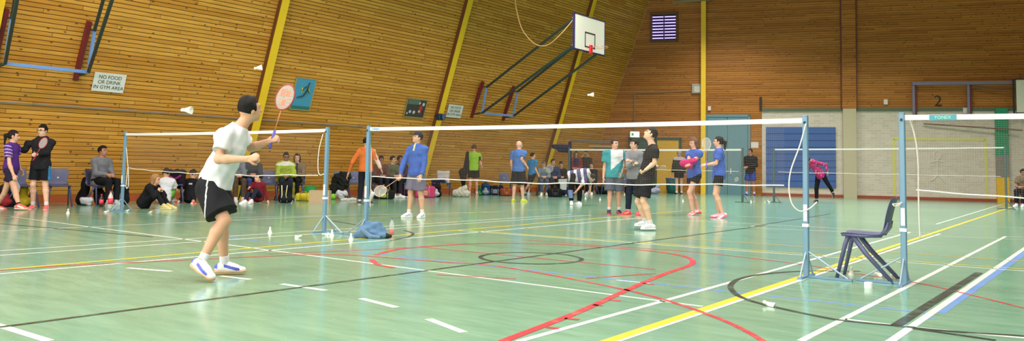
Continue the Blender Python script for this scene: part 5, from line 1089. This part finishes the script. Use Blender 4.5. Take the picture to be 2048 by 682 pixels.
# ================================================================== chairs under and behind people
chair(196, 404, 38, 'navy chair under the man in grey hoodie')
chair(116, 401, 8, 'empty navy chair to the right of man in black jacket'); chair(42, 402, 30, 'navy chair between the purple top and black jacket people')
for px, py, dg, lb in ((498, 398, 12, 'chair under the man in dark jacket leaning forward'), (568, 398, 5, 'chair under the man in lime green jacket'), (592, 397, -12, 'chair under the person in tan coat'), (466, 398, 20, 'chair under the person in grey behind the player'), (757, 392, 20, 'chair under the man in rusty checked shirt'), (780, 391, 30, 'chair under the man in olive top'), (800, 390, -20, 'chair under the man in dark purple top'),
    (1104, 391, 15, 'chair under the man in navy jacket'), (1086, 391, 5, 'chair under the person in pale denim jacket'), (1120, 390, 10, 'chair under the person in black coat'), (1184, 390, -15, 'chair under the person in dark clothes'), (344, 401, 5, 'chair with a black and pink jersey over its back'), (682, 396, 10, 'chair buried under a pile of black coats'), (708, 396, 8, 'chair beside the coat pile, left of orange jacket'),
    (888, 390, 10, 'chair with pale towel over its back'), (1214, 389, 0, 'empty chair behind the man in teal shirt'), (1248, 388, -10, 'empty chair behind the man in grey sweatshirt'), (1010, 389, 12, 'empty chair just left of the bald man'), (536, 399, 0, 'chair between the red jumper and lime jacket')): chair(px, py, dg, lb)
c_ = copy_tree(ch0, DP(2050, 417, depth(F(2050, 417))+1.2)*np.array((1, 1, 0)), face(-20), 'chair under the man at the right edge')
# ================================================================== bags, clothes, bottles
def blob(name, label, cat, at, caps, colr, fold=.01, h=.012, group=None, sub=None, dz=0.):
    """soft thing from capsules in metres (right, away, up) about a floor point"""
    q = FW(*at) if not dz else DP(at[0], at[1], depth(F(*at))+dz)*np.array((1, 1, 0)); e = empty(name, q, YAW, label, cat, group)
    s = SDF()
    for c in caps: s.cap(c[0], c[1], c[2], c[3] if len(c) > 3 else None, k=.04)
    s.cut((0, 0, .003), (0, 0, -1)); s.fold = fold*1.5; s.fs = 24; s.build('fabric' if sub is None else sub, cloth(colr), h, e); return e
def backpack(label, at, w, hh, colr, trim, deg=0, stripes=None, dz=0., d=.2):
    q = FW(*at) if not dz else DP(at[0], at[1], depth(F(*at))+dz)*np.array((1, 1, 0)); e = empty('backpack', q, face(deg), label, 'bag', 'bags along the wall')
    s = SDF(); s.cap((-w*.28, 0, w*.3), (w*.28, 0, w*.3), w*.24, k=.05); s.cap((0, 0, w*.3), (0, .02, hh-w*.3), w*.46, w*.36, (1, 0, 0), .55, .06); s.cap((-w*.2, 0, hh-w*.3), (w*.2, 0, hh-w*.3), w*.25, k=.06); s.cut((0, 0, .003), (0, 0, -1)); s.fold = .006; s.fs = 14; s.build('body', cloth(colr), .012, e)
    s = SDF(); s.cap((-w*.2, -w*.25, w*.3), (w*.2, -w*.25, w*.3), w*.15, k=.03); s.cap((0, -w*.24, w*.25), (0, -w*.22, hh*.5), w*.2, w*.17, (1, 0, 0), .5, .03); s.build('front_pocket', cloth(trim), .012, e)
    MB().tube([(-.04, .0, hh-.03), (-.03, 0, hh+.03), (.03, 0, hh+.03), (.04, 0, hh-.03)], .009, 6).build('handle', cloth((40, 40, 44)), e)
    if stripes:
        for sg in (-1, 1): MB().tube([(sg*w*.22, -w*.30, .04), (sg*w*.14, -w*.36, hh*.4), (sg*w*.2, -w*.30, hh*.85)], .018, 6, r2=.5).build('stripe', cloth(stripes), e, True)
    for sg in (-1, 1): MB().tube([(sg*.1, w*.2, hh*.85), (sg*.13, w*.3, hh*.5), (sg*.12, w*.22, .08)], .014, 6, r2=.5).build('strap', cloth((40, 40, 44)), e, True)
    return e
def holdall(label, at, L_, hh, colr, trim, deg=0, dz=0.):
    q = FW(*at) if not dz else DP(at[0], at[1], depth(F(*at))+dz)*np.array((1, 1, 0)); e = empty('holdall', q, face(deg), label, 'bag', 'bags along the wall')
    s = SDF(); s.rbox((0, 0, hh*.42), (L_*.5, hh*.42, hh*.42), .05, k=.04); s.cap((-L_*.40, 0, hh*.66), (L_*.36, .01, hh*.70), hh*.28, hh*.24, k=.06); s.cut((0, 0, .003), (0, 0, -1)); s.fold = .008; s.fs = 14; s.build('body', cloth(colr), .012, e)
    for x in (-.2, .2): MB().tube([(x*L_, -hh*.43, .02), (x*L_, -hh*.445, hh*.5), (x*L_, -hh*.36, hh*.8), (x*L_, -.03, hh*.97)], .016, 6, r2=.6).build('strap', cloth(trim), e, True)
    MB().tube([(-.2*L_, -.03, hh*.95), (-.1*L_, -.05, hh*1.15), (.1*L_, -.05, hh*1.15), (.2*L_, -.03, hh*.95)], .01, 6).build('handle', cloth(trim), e, True)
    s = SDF(); s.rbox((0, -hh*.42, hh*.36), (L_*.15, hh*.07, hh*.22), .03, k=.02); s.build('end_pocket', cloth(trim), .012, e); return e
backpack('black backpack with red trim beside the purple top person', (14, 412), .38, .46, (26, 26, 30), (170, 34, 50), 10)
blob('tote_bag', 'yellow bag behind legs of the purple top person', 'bag', (40, 409), [((-.05, 0, .1), (.1, 0, .1), .1), ((-.02, .02, .1), (.06, .02, .35), .11, .08)], (226, 196, 30))
blob('racket_bag', 'small blue and pink bag on the floor between walking pair', 'bag', (54, 413), [((-.12, 0, .05), (.14, -.02, .05), .055)], (92, 130, 200), h=.009)
blob('towel', 'striped towel hanging from hand of the purple top person', 'towel', (30, 418), [((-.0, -.08, .66), (.04, -.1, .42), .03, .07), ((.04, -.1, .42), (.06, -.1, .30), .07, .05)], (206, 196, 214), .012, .009)
racket('small pale racket clutched by the man in black jacket', DP(70, 314, p2['dep']-.3), DP(84, 290, p2['dep']-.3), (0, -1, 0), frame_c=(210, 60, 80), grip_c=(190, 40, 70), L=.5, hw=.07, hl=.11)
blob('coat', 'black coat draped over the chair of the man in grey hoodie', 'coat', (176, 406), [((-.1, .08, .55), (-.14, .02, .1), .07, .13), ((.1, .16, .5), (.2, .1, .1), .08, .12), ((-.1, .1, .5), (.1, .15, .5), .07)], (20, 19, 24), .014)
blob('cap', 'white cloth hat on floor below the man in grey hoodie', 'hat', (173, 411), [((-.07, 0, .1), (.08, 0, .12), .075, .06), ((.0, 0, .05), (.06, -.02, .04), .04)], (232, 232, 244), .01, .009)
def bottle(label, at, r, H, body, capc, lab=None, liquid=None, dz=0):
    q = FW(*at); e = empty('drink_bottle', q, 0, label, 'bottle', 'drink bottles')
    gl = mat('clear bottle plastic', (226, 232, 234), .08, alpha=.28)
    MB().lathe([(r*.85, 0), (r, .01), (r, H*.62), (r*.8, H*.74), (r*.38, H*.86), (r*.36, H*.93)], (0, 0, 0), 18).build('bottle_body', body or gl, e, True)
    MB().lathe([(r*.42, H*.92), (r*.42, H), (r*.2, H*1.005)], (0, 0, 0), 14).build('cap', plast(capc), e)
    if lab: MB().lathe([(r*1.02, H*.25), (r*1.02, H*.58)], (0, 0, 0), 18).build('label', plast(lab), e, True)
    if liquid: MB().lathe([(r*.8, .006), (r*.95, .012), (r*.95, H*.32)], (0, 0, 0), 18).build('drink', mat('red drink', liquid, .2), e, True)
    return e
bottle('left one of two cola bottles with red labels by the wall', (202, 414), .042, .27, mat('cola', (60, 30, 30), .2), (210, 50, 60), (226, 70, 90)); bottle('right one of two cola bottles, larger, near the leftmost post', (220, 417), .05, .36, mat('pale bottle', (196, 200, 190), .2), (220, 50, 60), (236, 60, 84))
bottle('sports bottle with red drink beside the denim jacket', (783, 470), .036, .24, None, (120, 100, 170), None, (232, 30, 46))
backpack('black backpack with white paper behind the leftmost post', (240, 409), .4, .46, (24, 24, 32), (40, 44, 62), -10)
tag(MB().box(F(250, 409)+(0, -.28, .17), (.3, .02, .17), (RH, AH, UZ)).build('paper_sheet', mat('paper', (232, 230, 240), .7)), 'white printed paper leaning on the black backpack', 'paper')
q = F(344, 401); e = blob('jersey', 'black and pink jersey hung over a chair back behind the sitters', 'jersey', (352, 401), [((-.2, -.05, .72), (.2, -.05, .72), .05), ((-.14, -.06, .7), (-.12, -.05, .42), .1), ((.14, -.06, .7), (.12, -.05, .42), .1), ((0, -.06, .7), (0, -.05, .42), .1)], (34, 24, 40), .01)
SDF().cap((-.12, -.17, .62), (.02, -.17, .56), .025).cap((.02, -.17, .56), (.14, -.17, .64), .025).build('pink_print', cloth((170, 50, 130)), .01, e)
backpack('black backpack with white and yellow stripes in front of lime jacket', (570, 406), .34, .52, (22, 24, 34), (30, 32, 44), 0, (232, 226, 160))
blob('jacket', 'olive yellow jacket bundled between the two seated people', 'jacket', (584, 401), [((0, 0, .1), (0, 0, .42), .09, .07)], (170, 170, 50), .012)
holdall('bright yellow bag beside the cardboard box', (608, 402), .42, .22, (232, 214, 40), (206, 180, 30), 5)
def crate(name, label, cat, at, w, d, hh, colr, deg=0, dz=0., lid=True):
    q = FW(*at) if not dz else DP(at[0], at[1], depth(F(*at))+dz)*np.array((1, 1, 0)); e = empty(name, q, face(deg), label, cat)
    mb = MB(); t = .012
    for sg in (-1, 1): mb.box((sg*(w/2-t/2), 0, hh/2), (t, d, hh)); mb.box((0, sg*(d/2-t/2), hh/2), (w-2*t, t, hh))
    mb.box((0, 0, t/2), (w-2*t, d-2*t, t)); mb.build('box_walls', mat(name+' material', colr, .7, var=.06), e)
    if lid:
        for sg in (-1, 1): MB().box((0, sg*d*.25, hh+.006), (w*1.0, d*.48, .008)).build('flap', mat(name+' material', colr, .7), e)
    return e
crate('cardboard_box', 'plain brown cardboard box behind the second net post', 'box', (640, 406), .50, .35, .31, (186, 160, 124), 3)
crate('storage_box', 'green plastic box behind the yellow bag', 'box', (620, 400), .28, .25, .36, (30, 160, 84), 0, .2)
blob('coat_pile', 'pile of black coats heaped on a chair near green ball', 'coats', (683, 399), [((-.1, 0, .62), (.12, 0, .66), .14, .12), ((-.2, -.02, .5), (-.25, -.05, .12), .12, .1), ((.1, .0, .6), (.0, -.05, .35), .14)], (30, 32, 30), .02)
tag(MB().lathe([(.001, 0)]+[(.085*math.sin(a), .085-.085*math.cos(a)) for a in np.linspace(.2, 2.95, 12)]+[(.001, .17)], F(666, 399), 20).build('green_ball', mat('lime ball', (130, 206, 50), .6), None, True), 'lime green ball on floor under the coat pile', 'ball')
blob('plastic_bag', 'white and green carrier bag under the coat pile', 'bag', (682, 401), [((-.08, 0, .2), (.1, 0, .17), .08), ((0, 0, .1), (.02, 0, .06), .09)], (206, 210, 218), .016, .011)
def trainer(label, px, py, deg, colr=(228, 222, 220), grp='trainers lying by the wall'):
    e = empty('sports_shoe', F(px, py), face(deg)+math.pi, label, 'shoe', grp); s = SDF(); t = np.array((0, 1., 0)); fu = UZ; N_ = np.array((0, 0, .08))
    s.cap(N_-t*.05-fu*.04, N_+t*.07-fu*.045, .038, .045, (1, 0, 0), .9, .02); s.cap(N_+t*.06-fu*.048, N_+t*.155-fu*.052, .046, .034, (1, 0, 0), .75, .02); s.cap(N_-fu*.03, N_+fu*.012, .044, .043, k=.02); s.cut(N_-fu*.079, -fu); s.cut(N_+fu*.0, nrm(fu-t*.25))
    s.build('upper', cloth(colr), .009, e); MB().tube([(0, -.07, .012), (0, .06, .012), (0, .17, .012)], [.04, .046, .03], 10, r2=.25).build('sole', plast((238, 238, 236)), e, True); return e
trainer('left shoe of a pale pair before coat pile', 694, 402, -60); trainer('right shoe of a pale pair before coat pile', 707, 401, -75)
trainer('white trainer alone behind the hanging racket', 788, 397, -80, (236, 236, 240)); trainer('white trainer right under the seated olive man', 806, 396, -70, (236, 236, 240)); trainer('white trainer beside the left leg of blue windbreaker man', 817, 397, 60, (230, 230, 236))
holdall('dark bag under seats behind the hanging racket', (768, 398), .6, .28, (28, 28, 34), (170, 196, 60), 0)
backpack('dark red bag standing behind the blue windbreaker man', (810, 393), .3, .5, (130, 26, 50), (90, 20, 40), 10)
holdall('pink sports bag right of the blue windbreaker man', (850, 395), .62, .38, (206, 64, 116), (232, 150, 130), 5)
backpack('black and white bag right of the pink sports bag', (872, 394), .34, .42, (30, 26, 34), (220, 220, 226), 0)
tq = FW(888, 390, -17.95); e = empty('towel', tq, face(10-aim(888)), 'pale grey towel draped over a chair back', 'towel')
t_ = SDF(); t_.rbox((0, .235, .64), (.21, .05, .17), .03, k=.03); t_.cap((.12, .20, .6), (.2, .12, .22), .08, .03, k=.03); t_.cap((-.18, .24, .8), (.18, .24, .8), .035, k=.03); t_.fold = .014; t_.fs = 24; t_.build('fabric', cloth((206, 202, 200)), .012, e)
blob('jacket', 'navy jacket lying on seat under the pale towel', 'jacket', (879, 393), [((-.2, -.15, .5), (.15, -.15, .5), .06), ((-.2, -.2, .45), (-.2, -.2, .3), .05)], (44, 42, 76), .012)
tag(SDF().cap(DP(935, 305, p18['dep']-.1), DP(932, 340, p18['dep']-.12), .05, .11, RH, .5).cap(DP(926, 345, p18['dep']-.12), DP(927, 372, p18['dep']-.1), .15, .05, RH, .4).build('jacket', cloth((30, 26, 28)), .012), 'black jacket hanging from the left hand of lime shirt man', 'jacket')
blob('canvas_bag', 'pale canvas bag at the feet of lime shirt man', 'bag', (920, 394), [((-.15, .05, .12), (.2, .05, .12), .12), ((-.1, .05, .15), (.15, .05, .28), .1)], (206, 204, 184), .012)
backpack('green edged shoe bag by the heel of lime shirt man', (957, 392), .22, .3, (30, 110, 60), (60, 150, 80), 20, dz=.3)
backpack('blue and grey backpack right of lime shirt man', (971, 390), .34, .42, (40, 74, 120), (160, 176, 196), 0)
holdall('black holdall lying right of the blue backpack', (990, 390), .55, .36, (24, 26, 34), (140, 148, 166), 0)
holdall('dark orange bag just left of the bald man legs', (1012, 392), .4, .28, (140, 66, 44), (190, 100, 50), 10)
backpack('dark red backpack behind the boy in bright blue', (1050, 388), .4, .5, (90, 24, 34), (60, 20, 28), 0)
holdall('black holdall under the chair of navy jacket man', (1110, 394), .5, .3, (26, 26, 30), (60, 60, 66), 0)
holdall('black holdall behind bending person shoes', (1132, 391), .6, .34, (24, 24, 40), (50, 60, 90), 0)
holdall('black bag beneath empty chairs behind the teal shirt', (1206, 388), .6, .32, (24, 24, 28), (60, 60, 66), 0); holdall('dark bag behind the knees of black shirt player', (1262, 388), .5, .3, (28, 28, 34), (80, 90, 110), 0)
tag(MB().box(DP(1125, 369, depth(F(1104, 391))-.45), (.3, .01, .42), (RH, nrm(AH+UZ*.5), nrm(UZ-AH*.5))).build('paper_sheet', mat('paper', (232, 230, 240), .7)), 'sheet of white paper on the lap of navy jacket man', 'paper')
racket('grey racket with round head held before the pale denim jacket', DP(1091, 362, 28.2), DP(1099, 338, 28.2), (0, -1, 0), frame_c=(190, 186, 180), grip_c=(60, 60, 60), hw=.12, hl=.14)
blob('plastic_bag', 'pale blue and white bag on floor behind the black shirt player', 'bag', (1309, 388), [((-.14, 0, .12), (.12, 0, .14), .12), ((.05, 0, .2), (.16, 0, .33), .09, .05)], (176, 186, 216), .014)
blob('cloth_bag', 'bright pink bag held by the brown haired woman', 'bag', (1374, 430), [((-.14, -.25, 1.16), (.1, -.3, 1.22), .07, .06), ((-.06, -.25, 1.12), (.0, -.3, 1.1), .06)], (226, 36, 116), .01, .009)
racket('pale racket held upright by woman with black ponytail', DP(1413, 331, depth(F(1438, 436))-.25), DP(1413, 302, depth(F(1438, 436))-.22), (0.2, -1, .2), frame_c=(200, 190, 196), grip_c=(110, 90, 170))
racket('dark racket dangling from man in blue shorts', DP(1486, 340, 33.1), DP(1479, 350, 33.1), (0, -1, 0), frame_c=(60, 80, 80), grip_c=(40, 40, 40))
# denim jacket heap
e = blob('denim_jacket', 'crumpled blue denim jacket heaped at foot of post', 'jacket', (741, 476), [((-.12, .04, .07), (.14, .04, .06), .085, .07), ((-.04, .05, .12), (.08, .05, .14), .075, .065), ((.1, .0, .05), (.2, -.02, .03), .055, .04), ((-.17, 0, .02), (-.08, -.04, .07), .035, .05)], (92, 132, 172), .018, .006)
SDF().cap((.2, .01, .035), (.27, -.01, .03), .04, .025, k=.02).build('lining', cloth((44, 44, 40)), .006, e)
SDF().cap((-.10, -.07, .11), (.02, -.10, .02), .035, .03).cap((.02, -.10, .03), (.13, -.10, .02), .03, .022).build('sleeve', cloth((104, 138, 172)), .006, e)
# bin
q = FW(1344, 386); e = empty('waste_bin', q, face(0), 'dark green waste bin with blue liner by the yellow door', 'bin')
MB().lathe([(.2, .01), (.24, .2), (.26, .58), (.27, .62)], (0, 0, 0), 24).build('body', plast((26, 92, 92)), e, True); MB().lathe([(.275, .6), (.285, .63), (.275, .66), (.25, .66)], (0, 0, 0), 24).build('liner', plast((60, 80, 150)), e, True)
# equipment stack left of far net : padded post and rack
q = F(1124, 388); e = empty('equipment_rack', q, YAW, 'dark blue equipment rack with rolled pads behind the far net', 'rack')
navyp = cloth((34, 42, 84)); L0 = lambda px, py, d=0.: np.array(((DP(px, py, depth(q)+d)-q)@RH, (DP(px, py, depth(q)+d)-q)@AH, DP(px, py, depth(q)+d)[2]))
MB().bar(L0(1140, 283), L0(1140, 386), .12).build('upright', navyp, e, bevel=.02); MB().bar(L0(1141, 386, .6), L0(1141, 286, .6), .08).build('upright', navyp, e)
SDF().cap(L0(1108, 293), L0(1136, 295), .09, .11, k=.03).cap(L0(1118, 300), L0(1136, 302), .07, .08, k=.03).build('rolled_pad', navyp, .015, e)
MB().bar(L0(1140, 281), L0(1236, 285), .09).build('top_rail', mat('dull steel rail', (92, 84, 74), .5), e); MB().bar(L0(1178, 292), L0(1226, 293), .06).build('lower_rail', mat('pale rail', (150, 130, 100), .5), e); MB().bar(L0(1190, 297), L0(1228, 298), .1).build('folded_frame', mat('olive frame', (70, 62, 44), .6), e)
MB().box(L0(1181, 283), (.18, .08, .07)).build('lamp_cover', mat('white lamp cover', (230, 226, 216), .4), e); MB().bar(L0(1236, 285), L0(1236, 386), .06).build('upright', mat('dull steel rail', (92, 84, 74), .5), e)
# ================================================================== light
W_ = bpy.data.worlds.new('world'); S.world = W_; W_.use_nodes = True; W_.node_tree.nodes['Background'].inputs[0].default_value = (.8, .85, 1, 1); W_.node_tree.nodes['Background'].inputs[1].default_value = .3
def area(loc, sx, sy, power, colr=(1, .95, .86), rot=(0, 0, 0)):
    l = bpy.data.lights.new('hall_area_light', 'AREA'); l.shape = 'RECTANGLE'; l.size = sx; l.size_y = sy; l.energy = power; l.color = colr; o = bpy.data.objects.new('hall_area_light', l); COL.objects.link(o); o.location = loc; o.rotation_euler = rot; return o
for y in (-5, 1, 7, 13, 19, 25, 30):
    for x in (-12, -6, 0):
        k = 1.15 if y < 10 else (1. if y < 22 else .92); o = area((x, y, 8.1), 1.6, 1.6, LP*k, (1, .97, .92)); o.data.spread = math.radians(170 if y < 8 else (145 if y < 18 else 134))
area((-6, -8.7, 3.8), 18, 3.5, WP, (1, .98, .95), (math.radians(90), 0, 0))  # unseen daylight panel added behind the camera to brighten left and back walls
S.view_settings.view_transform = 'Standard'; S.view_settings.look = 'None'; S.view_settings.gamma = 1; S.view_settings.use_curve_mapping = False; S.view_settings.exposure = EXPO
S.cycles.use_denoising = True; S.cycles.max_bounces = 6; S.cycles.diffuse_bounces = 3; S.cycles.glossy_bounces = 3; S.cycles.transparent_max_bounces = 12; S.cycles.sample_clamp_indirect = 4
